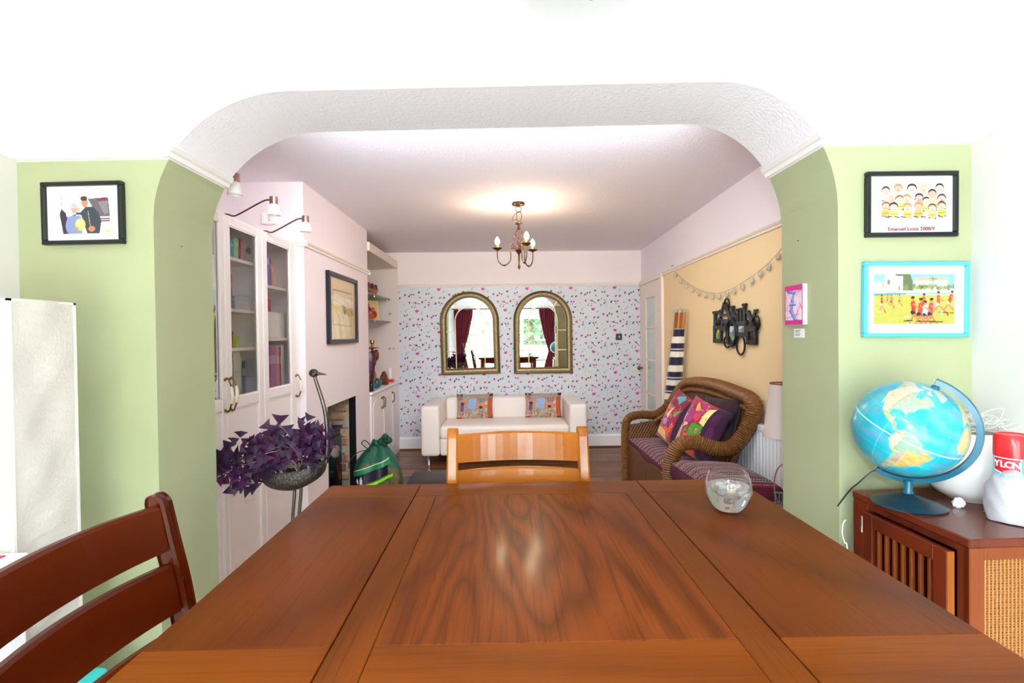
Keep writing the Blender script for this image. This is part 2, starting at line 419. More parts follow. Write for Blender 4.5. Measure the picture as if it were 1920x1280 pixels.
# printed motifs of the wallpaper: a half-drop repeat of butterflies, hearts, berries, dragonflies and twigs
MR, PK, DK, GR, OL, YE, OR, BL, GY, PU = '#a3123f', '#e0307f', '#5a1230', '#3f6b2c', '#7d7a24', '#dcd77f', '#e3925a', '#2f3f7d', '#a9b2bb', '#7d4a78'
unit = [('flower', 10, 35, PK), ('bird', 75, 65, GY), ('heart', 153, 108, '#c01f4e'), ('bird', 210, 120, MR), ('bfly', 253, 98, '#36452f'),
        ('bird', 28, 145, '#c9304a'), ('bird', 82, 145, PU), ('heart', 212, 212, '#d23a6c'), ('fly', 10, 512, '#8d5a86'), ('berry', 245, 270, DK),
        ('berry', 285, 275, DK), ('bfly', 32, 218, '#b01038'), ('bird', 265, 515, BL), ('dot', 135, 235, OR), ('bfly', 268, 20, YE), ('leaf', 68, 293, '#33403a'),
        ('heart', 42, 365, '#7a1636'), ('bfly', 160, 380, '#8e1a44'), ('bird', 162, 320, '#aab9c4'), ('leaf', 52, 430, OL), ('bfly', 242, 418, YE), ('dot', 130, 470, '#c8203e'),
        ('heart', 85, 498, '#b51a3c'), ('dot', 175, 498, '#b01a36'), ('bird', 172, 530, '#8b6a58'), ('heart', 300-85, 440, '#cf4f8c'), ('dot', 100, 330, '#e9a9bd'),
        ('leaf', 190, 300, '#cfd36e'), ('leaf', 120, 560, GR), ('dot', 30, 250, '#dd5b8f')]
twigs = [((195, 650), (200, 450)), ((130, 520), (200, 600)), ((200, 570), (232, 500)), ((232, 500), (330, 480)), ((130, 520), (95, 470)), ((45, 200), (90, 260)), ((-60, 205), (45, 215)), ((200, 450), (170, 400))]
mb = MB(); K = .526/580; z_top = 2.004
def shape(kind, s=1.0):
    if kind == 'heart': return [[(-11, 6), (0, -12), (12, 7), (6, 14), (0, 9), (-6, 13)]]
    if kind == 'bfly': return [[(-20, 9), (-3, -1), (-5, -9), (-18, -8)], [(20, 12), (3, 0), (5, -9), (18, -3)]]
    if kind == 'bird': return [[(-12, -10), (2, -12), (9, 0), (12, 14), (3, 6), (-4, 8)]]
    if kind == 'leaf': return [[(-11, -3), (0, 8), (12, 4), (2, -8)]]
    if kind == 'dot': return [[(-7, 0), (0, 8), (8, 0), (0, -8)]]
    if kind == 'berry': return [[(-7, 0), (0, 7), (7, 0), (0, -7)], [(4, 16), (9, 22), (13, 15), (8, 10)]]
    if kind == 'flower': return [[(-20, 0), (-4, 14), (6, 12), (22, 4), (12, -8), (0, -14)], [(10, 14), (18, 22), (24, 12)]]
    if kind == 'fly': return [[(-32, 16), (-30, 22), (34, -12), (30, -18)], [(-20, 2), (-8, 22), (2, 14), (-6, 2)]]
for cx_ in range(-8, 9):
    for cy_ in range(0, 5):
        ox = .28+cx_*300*K; oz = z_top-(cy_*580-(290 if cx_ % 2 else 0))*K
        for kind, ux, uy, col in unit:
            mb.col = lin(col); a = rng.normal()*.25; X0, Z0 = ox+ux*K, oz-uy*K
            if not (-1.285 < X0 < 1.70 and .17 < Z0 < 1.995): continue
            for poly in shape(kind):
                P_ = [(X0+(px*math.cos(a)-py*math.sin(a))*K*1.4, FAR_Y-.0012, Z0+(px*math.sin(a)+py*math.cos(a))*K*1.4) for px, py in poly]
                mb.quad(*P_)
        mb.col = lin('#9fb0b3')
        for (ax, ay), (bx_, by_) in twigs:
            A = Vector((ox+ax*K, FAR_Y-.0008, oz-ay*K)); B = Vector((ox+bx_*K, FAR_Y-.0008, oz-by_*K))
            if min(A.x, B.x) < -1.295 or min(A.z, B.z) < .17 or max(A.z, B.z) > 1.995 or max(A.x, B.x) > 1.70: continue
            n = (B-A).cross(Vector((0, 1, 0))).normalized()*.0014
            mb.quad(A-n, A+n, B+n*.6, B-n*.6)
tag(mb.build('wallpaper_print', mat('wallpaper_ink', rough=.5, attr='Col'), wf), kind='stuff')

def rail(name, p0, p1, z0=2.002, z1=2.046, out=.028, side=1, m=rail_paint, parent=None):
    """picture rail along a horizontal line; side gives which way it stands out"""
    p0, p1 = Vector((*p0, 0)), Vector((*p1, 0)); d = (p1-p0).normalized(); n = Vector((-d.y, d.x, 0))*side; h = z1-z0
    prof = [(0, z0), (out*.45, z0+h*.05), (out*.55, z0+h*.35), (out*.8, z0+h*.45), (out, z0+h*.7), (out, z0+h*.9), (out*.6, z1), (0, z1)]
    bb = MB(); V = [p+n*u+Vector((0, 0, w)) for p in (p0, p1) for u, w in prof]; k = len(prof)
    bb.add(V, [tuple(range(k))[::-1], tuple(range(k, 2*k))]+[(i, (i+1) % k, k+(i+1) % k, k+i) for i in range(k)])
    return st(bb.build(name, m, parent)) if parent is None else bb.build(name, m, parent)
rail('trim_1', (1.71, FAR_Y), (-1.300, FAR_Y), side=1)
b = MB(); b.prism([(FAR_Y, 0), (FAR_Y-.018, 0), (FAR_Y-.018, .135), (FAR_Y-.008, .158), (FAR_Y, .158)], 0, -1.32, 1.70); st(b.build('baseboard_far', gloss_white))
b = MB(); b.box((-1.3, FAR_Y-.034, 0), (1.69, FAR_Y-.0185, .016), .004); st(b.build('trim_2', PL[1]))

# far room right wall, with the cream paint below the rail
R0, R1 = Vector((XR(2.0), 2.0, 0)), Vector((XR(FAR_Y), FAR_Y, 0)); rd = (R1-R0).normalized(); rn = Vector((rd.y, -rd.x, 0))
def rp(y, z, off=0.): return Vector((XR(y), y, z)) - rn*off      # off: distance out from the wall into the room
def slab(y0, y1, z0, z1, a, c, m, name, parent, bev=0):
    """box lying on the right wall, from a to c metres proud of it"""
    M = Matrix((Vector((-rn.x, -rn.y, 0)), rd, Vector((0, 0, 1)))).transposed().to_4x4(); M.translation = rp(y0, 0)
    bb = MB(); bb.box((a, 0, z0), (c, (rp(y1, 0)-rp(y0, 0)).length, z1), bev, M); return bb.build(name, m, parent)
wr = st(slab(1.98, 6.4, -.05, 2.02, -.12, 0, cream_paint, 'wall_right', None)); slab(1.98, 6.4, 2.02, 2.6, -.12, .0005, far_white, 'upper_wall', wr)
rail('trim_3', (R0.x, R0.y), (rp(5.30, 0).x, 5.30), side=1)
# glazed door in the right wall, close to the far corner
d1 = empty('door_1', rp(5.8, 0)); st(d1)
dm = mat('door_cream_white', '#f0e2d6', .45)
slab(5.27, 5.345, 0, 2.03, 0, .03, dm, 'architrave', d1, .005); slab(5.27, 6.262, 1.985, 2.045, 0, .032, dm, 'door_head', d1, .005)
slab(5.35, 5.575, 0, 1.983, .001, .018, dm, 'door_stile', d1, .002); slab(5.985, 6.262, 0, 1.983, .001, .018, dm, 'door_stile', d1, .002)
zs = [(1.81, 1.983), (1.455, 1.487), (1.08, 1.112), (.69, .722), (.0, .32)]
for z0, z1 in zs: slab(5.577, 5.983, z0, z1, .001, .018, dm, 'door_rail', d1, .002)
pane_m = mat('door_pane_glass', '#b9c9bd', .06, spec=.9, coat=.6, var=(9, '#a9bfae', .5))
for z0, z1 in ((1.49, 1.807), (1.114, 1.453), (.724, 1.078), (.322, .688)): slab(5.579, 5.981, z0, z1, .001, .006, pane_m, 'pane', d1)
for z0 in (1.62, 1.0): slab(5.352, 5.36, z0, z0+.07, .018, .026, brass, 'hinge', d1)
bb = MB(); q = rp(6.16, .98); bb.tube([q, q-rn*.05], .011, 10); bb.sphere(q-rn*.06, .024, 12, 8); bb.build('door_knob', brass, d1, smooth=True)

# left side of the far room: back of the alcoves, chimney breast with the fireplace opening
b = MB(); b.box((XL-.12, 1.95, -.05), (XL, FAR_Y+.1, 2.6)); st(b.build('wall_left', far_white))
FY0, FY1, FZ = 3.78, 4.49, .882
cb = empty('chimney_breast', (XC, 4.17, 0)); st(cb)
b = MB(); b.box((XL, 3.385, -.02), (XC, FY0, 2.5)); b.box((XL, FY1, -.02), (XC, 4.95, 2.5)); b.box((XL, FY0, FZ), (XC, FY1, 2.5)); b.build('breast_wall', mat('chimney_breast_paint', '#ecdfe2', .9, bump=(60, .12, .002)), cb)
b = MB(); b.box((XC-.055, FY1-.012, 0), (XC+.002, FY1-.0005, FZ)); b.box((XC-.012, FY0+.0005, 0), (XC+.002, FY0+.012, FZ)); b.box((XC-.03, FY0, FZ-.004), (XC+.0005, FY1, FZ-.0005))
b.build('steel_lining', black_satin, cb)
brk = [mat('brick_%d' % i, c, .9, bump=(60, .8, .004), var=(25, d, .8)) for i, (c, d) in enumerate((('#a9573f', '#c08a6a'), ('#b98a68', '#8f6048'), ('#c8a988', '#a67a5c'), ('#8d4636', '#b06a50'), ('#9aa0a0', '#b5947c')))]
b = MB(); b.box((XL+.001, FY0+.001, -.01), (XL+.012, FY1-.001, FZ-.005)); b.box((XL+.012, FY1-.02, -.01), (XC-.056, FY1-.001, FZ-.005)); b.box((XL+.012, FY0+.001, 0), (XC-.02, FY0+.02, FZ-.005))
b.build('mortar', mat('lime_mortar', '#a89a86', .95, bump=(80, .6, .003)), cb)
z = .0; r_ = 0
while z < FZ-.03:
    h = min(.066, FZ-.01-z)
    x = XL+.014+(.11 if r_ % 2 else 0); xs = [XL+.014]+([x] if r_ % 2 else []); 
    while x+.225 < XC-.06: x += .225; xs.append(x)
    xs.append(XC-.06)
    for i in range(len(xs)-1):       # bricks of the far jamb
        if xs[i+1]-xs[i] < .03: continue
        bb = MB(); bb.box((xs[i]+.004, FY1-.032-rng.random()*.006, z+.004), (xs[i+1]-.004, FY1-.019, z+h-.004), .004); bb.build('brick', brk[int(rng.integers(5))], cb)
    ys = [FY0+.021]; yy = FY0+.021+(.1 if r_ % 2 else .2)
    while yy < FY1-.05: ys.append(yy); yy += .22
    ys.append(FY1-.034)
    for i in range(len(ys)-1):       # bricks of the back
        bb = MB(); bb.box((XL+.011, ys[i]+.004, z+.004), (XL+.024+rng.random()*.006, ys[i+1]-.004, z+h-.004), .004); bb.build('brick', brk[int(rng.integers(5))], cb)
    z += .075; r_ += 1
pr = lambda *a, **k: rail(*a, **k)
rail('trim_4', (XC, 4.95+.028), (XC, 3.385-.0), side=1); rail('trim_5', (XC+.028, 3.385), (XL, 3.385), side=1); rail('trim_6', (XL, 4.95), (XC+.028, 4.95), side=1)

# ceilings
b = MB(); b.box((-1.9, 1.9, HF), (1.95, 6.4, HF+.1)); st(b.build('ceiling', far_ceiling))
b = MB(); b.box((-1.9, -1.7, HN), (1.8, 1.78, HN+.1)); st(b.build('ceiling_near', white_plaster))

# arched wall between the rooms
al, ar, zsp, ztp = -1.165, 1.092, 1.80, 2.217
zz = [-.02, .5, 1.0, 1.5, 1.8] + [zsp+(ztp-zsp)*math.sin(t) for t in np.linspace(0, PI/2, 15)[1:]]
zz.append(2.0); zz = sorted(zz)
def inset(z, a): return 0 if z <= zsp else a*(1-math.sqrt(max(0, 1-((z-zsp)/(ztp-zsp))**2)))
OL_ = [(al+inset(z, .46), z) for z in zz]; OR_ = [(ar-inset(z, .38), z) for z in zz]
def archwall(lo, hi, mat_, name, parent=None, top=False):
    bb = MB()
    for yf in (YF, YB):
        eL, eR = (NL-.2, NR+.3) if yf is YF else (XL-.1, 1.75)
        for i in range(len(zz)-1):
            if zz[i+1] <= lo+1e-6 or zz[i] >= hi-1e-6: continue
            for (xa, z0), (xb, z1), e in ((OL_[i], OL_[i+1], eL), (OR_[i], OR_[i+1], eR)):
                bb.quad((e, yf(e), z0), (xa, yf(xa), z0), (xb, yf(xb), z1), (e, yf(e), z1))
        if top: bb.quad((eL, yf(eL), ztp), (eR, yf(eR), ztp), (eR, yf(eR), 2.6), (eL, yf(eL), 2.6))
    for O in (OL_, OR_):
        for i in range(len(zz)-1):
            if zz[i+1] <= lo+1e-6 or zz[i] >= hi-1e-6: continue
            (xa, z0), (xb, z1) = O[i], O[i+1]
            bb.mat = 0; bb.cur = 1; bb.quad((xa, YF(xa), z0), (xa, YB(xa), z0), (xb, YB(xb), z1), (xb, YF(xb), z1)); bb.cur = 0
    if top:
        bb.cur = 1; bb.quad((OL_[-1][0], YF(OL_[-1][0]), ztp), (OR_[-1][0], YF(OR_[-1][0]), ztp), (OR_[-1][0], YB(OR_[-1][0]), ztp), (OL_[-1][0], YB(OL_[-1][0]), ztp))
    return bb.build(name, mat_, parent, weld=True)
wa = st(archwall(-.02, 2.0, [green_paint, green_paint], 'wall_arch'))
archwall(2.0, 3, [white_plaster, wood_chip], 'upper_wall', wa, top=True)
# rail on the arched wall, returning through the opening on both reveals
xl2, xr2 = al+inset(2.0, .46), ar-inset(2.0, .38)
rail('trim_7', (xl2+.01, YF(xl2)), (NL, YF(NL)), side=1, m=gloss_white); rail('trim_8', (NR, YF(NR)), (xr2-.01, YF(xr2)), side=1, m=gloss_white)
for nm, x, sd in (('trim_9', xl2, -1), ('trim_10', xr2, 1)):
    rail(nm, (x-.004*-sd, YF(x)-.02), (x-.004*-sd, YB(x)+.012), side=sd, out=.034, z1=2.05, m=gloss_white)
# near room walls
b = MB(); b.box((NL-.12, NB, -.05), (NL, 1.74, HN+.1)); wl = st(b.build('wall_near_left', near_side))
b = MB(); b.box((NR, NB, -.05), (NR+.12, 1.66, HN+.1)); st(b.build('wall_near_right', near_side))
rail('trim_11', (NL, YF(NL)), (NL, NB), side=1, m=gloss_white); rail('trim_12', (NR, NB), (NR, YF(NR)), side=1, m=gloss_white)
DX0, DX1, DZ = -1.15, 1.38, 1.93
b = MB(); b.box((NL-.1, NB-.2, -.05), (DX0, NB, HN+.1)); b.box((DX1, NB-.2, -.05), (NR+.1, NB, HN+.1)); b.box((DX0, NB-.2, DZ), (DX1, NB, HN+.1)); st(b.build('wall_near', white_plaster))
w1 = empty('window_1', (.1, NB-.1, 0)); st(w1)
upvc = mat('window_white', '#f2f2f4', .3)
b = MB()
for x0, x1 in ((DX0, DX0+.07), (DX1-.07, DX1), (-.36, -.22), (.46, .55)): b.box((x0, NB-.128, .092 if -.5 < x0 < .6 else 0), (x1, NB-.072, DZ-.082 if -.5 < x0 < .6 else DZ), .006)
b.box((DX0+.071, NB-.13, DZ-.08), (DX1-.071, NB-.07, DZ), .006); b.box((DX0+.071, NB-.13, 0), (DX1-.071, NB-.07, .09), .006); b.build('window_frame', upvc, w1)
for x0, x1 in ((DX0+.07, -.36), (-.22, .46), (.55, DX1-.07)):
    b = MB(); b.quad((x0, NB-.1, .09), (x1, NB-.1, .09), (x1, NB-.1, DZ-.08), (x0, NB-.1, DZ-.08)); b.build('pane', clear, w1)

# ================================================================ GARDEN behind the camera (seen in the two mirrors)
b = MB(); b.box((-14, -30, -.2), (14, NB-.2, -.1)); st(b.build('garden_ground', mat('pale_paving', '#cfccc4', .8, bump=(20, .3, .005))))
b = MB(); b.box((-1.0, -7.3, -.0995), (7.0, -6.2, -.085)); tag(b.build('lawn_grass', mat('lawn', '#7f9a55', .95, bump=(60, 1, .02))), kind='stuff')
fe = empty('garden_fence', (0, -7.4, -.1), label='pale orange timber panel fence at the end of the garden', cat='fence')
fw = wood('fence_timber', '#e0b084', '#cf9a6c', 'X', 5, 3, rough=.8, coat=0)
fw.node_tree.nodes['Principled BSDF'].inputs['Specular IOR Level'].default_value = .2
for i in range(11):
    bb = MB(); bb.box((-1.2, -7.42, -.1+i*.10), (7.5, -7.39, -.1+i*.10+.094), .006); bb.build('board', fw, fe)
for x in (-1.2, .6, 2.4, 4.2, 6.0):
    bb = MB(); bb.box((x-.04, -7.47, -.1), (x+.04, -7.38, 1.06)); bb.build('post', fw, fe)
leafm = [mat('foliage_%d' % i, c, .8) for i, c in enumerate(('#2f4a26', '#43602f', '#56703f'))]
def tree(name, x, y, h, r, label, n=900, k=0, trunk=.12):
    t = empty(name, (x, y, -.1), label=label, cat='tree')
    bb = MB(); bb.tube(smooth_path([(x, y, -.1), (x+.05, y, h*.4), (x-.03, y, h*.9)]), [trunk*(1-.05*i/2) for i in range(13)], 8); bb.build('trunk', mat('bark', '#5a4636', .9), t)
    bb = MB()
    for i in range(n):
        d = rng.normal(size=3); d /= np.linalg.norm(d); q = rng.random()**.4
        c = Vector((x+d[0]*r*q, y+d[1]*r*q, h*.62+d[2]*h*.42*q)); s_ = .09+.1*rng.random()
        a, e = Vector(rng.normal(size=3)).normalized(), Vector(rng.normal(size=3)).normalized()
        bb.quad(c-a*s_, c+e*s_*.5, c+a*s_, c-e*s_*.5)
    tag(bb.build('foliage', leafm[k], t), kind='stuff')
tree('conifer_tree', 1.15, -9.3, 3.6, 1.5, 'broad green conifer standing beyond the garden fence', 1500, 0)
tree('garden_tree', -2.8, -10.3, 4.4, 2.0, 'light green tree on the left of the garden', 1300, 2)
tree('garden_bush', 4.6, -10.2, 3.4, 1.8, 'mid green bush at the far right of the garden', 900, 1)
he_ = empty('garden_hedge', (.5, -13.5, -.1), label='long pale green hedge closing the garden', cat='hedge')
b = MB()
for i in range(3200):
    c = Vector((-9+19*rng.random(), -14+1.2*rng.random(), -.1+3.0*rng.random())); s_ = .12+.12*rng.random(); a, e = Vector(rng.normal(size=3)).normalized(), Vector(rng.normal(size=3)).normalized()
    b.quad(c-a*s_, c+e*s_*.5, c+a*s_, c-e*s_*.5)
tag(b.build('foliage', leafm[2], he_), kind='stuff')
# curtain pole and curtains
cp = empty('curtain_pole', (.1, NB+.09, 2.13), label='dark metal curtain pole above the garden doors', cat='curtain pole')
b = MB(); b.tube([(-1.42, NB+.09, 2.13), (1.49, NB+.09, 2.13)], .012, 8); b.build('pole', black_satin, cp, smooth=True)
for x in (-1.35, 1.42):
    b = MB(); b.tube([(x, NB+.002, 2.13), (x, NB+.09, 2.13)], .008, 6); b.build('bracket', black_satin, cp)
red = mat('crimson_velvet', '#6a1026', .9)
def curtain(x0, x1, waist, label):
    bb = MB(); n, mz = 60, 30; V = []
    for j in range(mz+1):
        z = .02+(2.115-.02)*j/mz; t = 1-abs(z-.95)/1.15; t = max(0, t)**1.5*.62
        for i in range(n+1):
            u = i/n; x = x0+(x1-x0)*u; x += (waist-x)*t
            V.append((x, NB+.09+.035*math.sin(u*2*PI*8)*(1-t*.4), z))
    W = n+1; F = [(j*W+i, j*W+i+1, (j+1)*W+i+1, (j+1)*W+i) for j in range(mz) for i in range(n)]
    bb.add(V, F); o = bb.build('curtain', red, smooth=True)
    mo = o.modifiers.new('s', 'SOLIDIFY'); mo.thickness = .004; tag(o, label, 'curtain')
    b2 = MB(); b2.tube([(waist-.16, NB+.09+.06*math.sin(k), .95) for k in (0,)]+[(waist, NB+.15, .94), (waist+.15, NB+.09, .96)], .012, 6); b2.build('tie_back', red, o, smooth=True)
curtain(-1.38, -.86, -1.27, 'crimson curtain tied back, reflected in the left mirror')
curtain(.98, 1.46, 1.38, 'crimson curtain tied back, reflected in the right mirror')
# garden table and chair seen through the doors in the mirrors
gt = empty('garden_table', (.95, -3.4, -.1), label='black garden table on the paving outside the doors', cat='table')
b = MB(); b.box((.45, -3.8, .60), (1.45, -3.0, .64), .005); b.build('tabletop', black_satin, gt)
for x in (.5, 1.38):
    for y in (-3.75, -3.05):
        b = MB(); b.box((x, y, -.1), (x+.05, y+.05, .6)); b.build('leg', black_satin, gt)
gc = empty('garden_chair', (-.55, -3.4, -.1), label='black folding chair outside the garden doors', cat='chair')
b = MB(); b.box((-.75, -3.6, .33), (-.35, -3.2, .36), .005); b.build('seat', black_satin, gc)
b = MB(); b.box((-.77, -3.6, .36), (-.74, -3.2, .85), .005); b.build('backrest', black_satin, gc)
for x in (-.76, -.38):
    for y in (-3.6, -3.24):
        b = MB(); b.box((x, y, -.1), (x+.03, y+.03, .33)); b.build('leg', black_satin, gc)

# ================================================================ DINING TABLE
oakY = wood('table_oak_field', '#74360a', '#4e2206', 'Y', 17, 1.6, rough=.32, coat=.12, pores=.85, c3='#622c06', warp=1.6, stretch=.2)
oakL = wood('table_oak_leaf', '#682f07', '#552505', 'Y', 9, 1.5, rough=.32, coat=.08, pores=.42, c3='#562605', warp=.6, stretch=.3)
oakX = wood('table_oak_band', '#783a08', '#632e06', 'X', 10, 1.6, rough=.32, coat=.08, pores=.4, c3='#6e3605', stretch=.12)
oakS = wood('table_oak_stile', '#703609', '#522606', 'Y', 12, 2.0, rough=.32, coat=.08, pores=.6, stretch=.1)
TZ = .925; Y0, Y1 = .645, 1.628
tb = empty('dining_table', (.09, 1.14, 0), label='square counter-height dining table in reddish-brown oak with three-part top', cat='table')
def board(x0, x1, y0, y1, m, name, dz=0):
    bb = MB(); bb.box((x0+.0004, y0+.0004, TZ-.028), (x1-.0004, y1-.0004, TZ+dz), .0012); return bb.build(name, m, tb)
for x0, x1 in ((-.560, -.2735), (-.2715, .4215), (.4235, .745)):
    fx0, fx1 = (x0, x1) if x0 != -.2715 else (x0+.064, x1-.064)
    board(x0, x1, 1.505, Y1, oakX, 'end_board')
    board(fx0, fx1, .776, 1.505, oakY if x0 == -.2715 else oakL, 'field_board')
    board(fx0, fx1, Y0, .776, oakX, 'end_board')
board(-.2715, -.2075, Y0, 1.505, oakS, 'side_board'); board(.3575, .4215, Y0, 1.505, oakS, 'side_board')
b = MB(); b.box((-.545, Y0+.015, TZ-.045), (.73, Y1-.015, TZ-.0285)); b.build('underframe', oakX, tb)
for x0, x1, y0, y1 in ((-.50, .68, Y0+.05, Y0+.075), (-.50, .68, Y1-.075, Y1-.05), (-.50, -.475, Y0+.075, Y1-.075), (.655, .68, Y0+.075, Y1-.075)):
    b = MB(); b.box((x0, y0, TZ-.13), (x1, y1, TZ-.0455), .003); b.build('apron', oakX, tb)
legw = wood('leg_oak', '#7a3c14', '#5a280c', 'Z', 7, 2)
for x in (-.51, .61):
    for y in (Y0+.04, Y1-.12):
        b = MB(); b.box((x, y, 0), (x+.08, y+.08, TZ-.046), .005); b.build('leg', legw, tb)

# ================================================================ DINING CHAIRS (counter height)
def make_chair(name, loc, rot, label, c1, c2, c3):
    """origin on the floor under the back; faces local -y... the back stands at y=0, sitter looks towards -y"""
    wX = wood(name+'_rail', c1, c2, 'X', 5, 2, rough=.3, coat=.4, c3=c3, pores=.2); wZ = wood(name+'_post', c1, c2, 'Z', 6, 2, rough=.22, coat=.6, c3=c3, pores=.3)
    o = empty('dining_chair', loc, rot, label, 'chair', 'counter-height dining chairs')
    for s in (-1, 1):
        bb = MB(); pts = smooth_path([(0, -.002, 1.072), (0, -.003, 1.067), (0, -.006, 1.055), (0, -.022, .98), (0, -.05, .85), (0, -.07, .66), (0, -.06, .4), (0, .02, 0)], 4)
        V = []; F = []; w = .0185
        for i, p in enumerate(pts):
            d = .021 if p.z > .6 else .019
            rr = 1 if p.z < 1.05 else max(.35, math.sqrt(max(0, 1-((p.z-1.05)/.0235)**2)))
            for dx, dy in ((-1, -1), (1, -1), (1, 1), (-1, 1)):
                for e in ((dx*w, dy*d*rr-dy*.005), (dx*(w-.005), dy*d*rr)) if dx*dy < 0 else ((dx*(w-.005), dy*d*rr), (dx*w, dy*d*rr-dy*.005)):
                    V.append((s*.229+e[0], p.y+e[1], p.z))
        k = 8; n = len(pts)
        F = [(i*k+j, i*k+(j+1) % k, (i+1)*k+(j+1) % k, (i+1)*k+j) for i in range(n-1) for j in range(k)]
        top = len(V); V += [(s*.229, pts[0].y, pts[0].z+.0012)]
        F += [(top, j, (j+1) % k) for j in range(k)]+[tuple((n-1)*k+j for j in range(k))]
        bb.add(V, F); bb.build('post', wZ, o, local=True)
    def yl(z): return -.022-(1.0-z)*.19 if z > .8 else -.06
    for z0, z1 in ((.958, 1.052), (.832, .930), (.725, .80)):
        bb = MB(); n = 16; V = []; F = []
        for i in range(n+1):
            u = i/n*2-1; x = u*.2112; bow = .034*(1-u*u); crown = .004*(1-u*u)
            for z, t in ((z0, .009), (z1-.006+crown, .009), (z1+crown, .005), (z1+crown, -.005), (z1-.006+crown, -.009), (z0, -.009)):
                V.append((x, yl(z)+bow+t, z))
        k = 6; F = [(i*k+j, i*k+(j+1) % k, (i+1)*k+(j+1) % k, (i+1)*k+j) for i in range(n) for j in range(k)]+[tuple(range(k)), tuple(n*k+j for j in range(k))[::-1]]
        bb.add(V, F); bb.build('back_rail', wX, o, local=True)
    bb = MB(); bb.soft((-.24, -.47, .59), (.24, -.085, .65), .02, 3, puff=.01); bb.build('seat', mat('chair_seat_leather', '#2b1712', .4), o, local=True, smooth=True)
    for s in (-1, 1):
        bb = MB(); bb.box((s*.225-.02, -.455, 0), (s*.225+.02, -.415, .585), .004); bb.build('leg', wZ, o, local=True)
    for y, z in ((-.435, .20), (-.035, .30)):
        bb = MB(); bb.box((-.204, y-.01, z), (.204, y+.01, z+.035), .003); bb.build('stretcher', wX, o, local=True)
    return o
make_chair('chair_honey', (.044, 1.795, 0), (0, 0, 0), 'honey-coloured ladder-back chair at the far edge of the table, in front of the white sofa', '#bd701c', '#9c5512', '#b06516')
c2_ = make_chair('chair_dark', (-.745, .855, 0), (0, 0, PI/2), 'dark reddish-brown ladder-back chair at the left end of the table', '#561c04', '#3a0e02', '#461403')

# ================================================================ GLASS OF WATER
gl = empty('stemless_glass', (.592, 1.335, TZ), label='stemless glass half full of iced water on the table', cat='glass')
R_ = [(.0, .0), (.022, .0), (.034, .006), (.048, .022), (.0565, .042), (.0585, .058), (.0565, .078), (.052, .094), (.0475, .107)]
def prof_r(z):
    for (r0, z0), (r1, z1) in zip(R_[1:], R_[2:]):
        if z0 <= z <= z1: return r0+(r1-r0)*(z-z0)/(z1-z0)
    return .03
po = [(float(r), float(z)) for r, z in R_[:1]]+[(p.x, p.y) for p in smooth_path([(r, z, 0) for r, z in R_[1:]], 4)]
pi_ = [(max(r-.0014, .0), max(z, .0022)) for r, z in po[::-1]]
real_glass = mat('drinking_glass', '#ffffff', 0, trans=1, ior=1.45, spec=.6)
b = MB(); b.lathe(po+pi_, (.592, 1.335, TZ+.0005), 48); b.build('bowl', real_glass, gl, smooth=True, weld=True)
wz = .068
wp = [(0, .003)]+[(r-.0022, z) for r, z in po if .004 < z < wz]; wp += [(prof_r(wz)-.0022, wz), (0, wz)]
b = MB(); b.lathe(wp, (.592, 1.335, TZ+.0005), 48)
b.build('water', mat('cold_water', '#eef3f6', .04, trans=.85, ior=1.33), gl, smooth=True, weld=True)
for i in range(5):
    a = i*1.3; M = T(.592+.022*math.cos(a)*(1+.2*(i % 2)), 1.335+.022*math.sin(a), TZ+wz-.006)@Rz(a)@Matrix.Rotation(.5*i, 4, 'X')
    b = MB(); b.soft((-.011, -.011, -.009), (.011, .011, .009), .004, 2, M); b.build('ice_cube', mat('cloudy_ice', '#f4f8fa', .25, trans=.5, ior=1.31), gl, smooth=True)

# ================================================================ PENDANT over the table (its finial just enters the frame; its shadow falls on the arch)
pe = empty('pendant_lamp', (.118, .655, HN), label='small glass pendant lamp whose dark finial tip shows at the top edge', cat='pendant lamp')
b = MB(); b.tube([(.118, .655, 2.05), (.118, .655, HN-.012)], .006, 8); b.build('rod', black_satin, pe, smooth=True)
b = MB(); b.lathe([(0, 0), (.045, -.002), (.05, -.012), (.0, -.013)], (.118, .655, HN-.0005), 20); b.build('ceiling_rose', black_satin, pe, smooth=True)
b = MB(); b.lathe([(.012, 1.862), (.03, 1.872), (.052, 1.893), (.068, 1.925), (.070, 1.96), (.062, 2.0), (.045, 2.035), (.02, 2.05)], (.118, .655, 0), 28); o = b.build('shade', mat('cream_glass_shade', '#efe6da', .4, trans=.25), pe, smooth=True)
mo = o.modifiers.new('s', 'SOLIDIFY'); mo.thickness = .003
b = MB(); b.lathe([(0, 1.829), (.005, 1.832), (.0065, 1.838), (.003, 1.846), (.003, 1.855), (.014, 1.86), (.012, 1.866), (0, 1.868)], (.118, .655, 0), 14); b.build('finial', black_satin, pe, smooth=True)

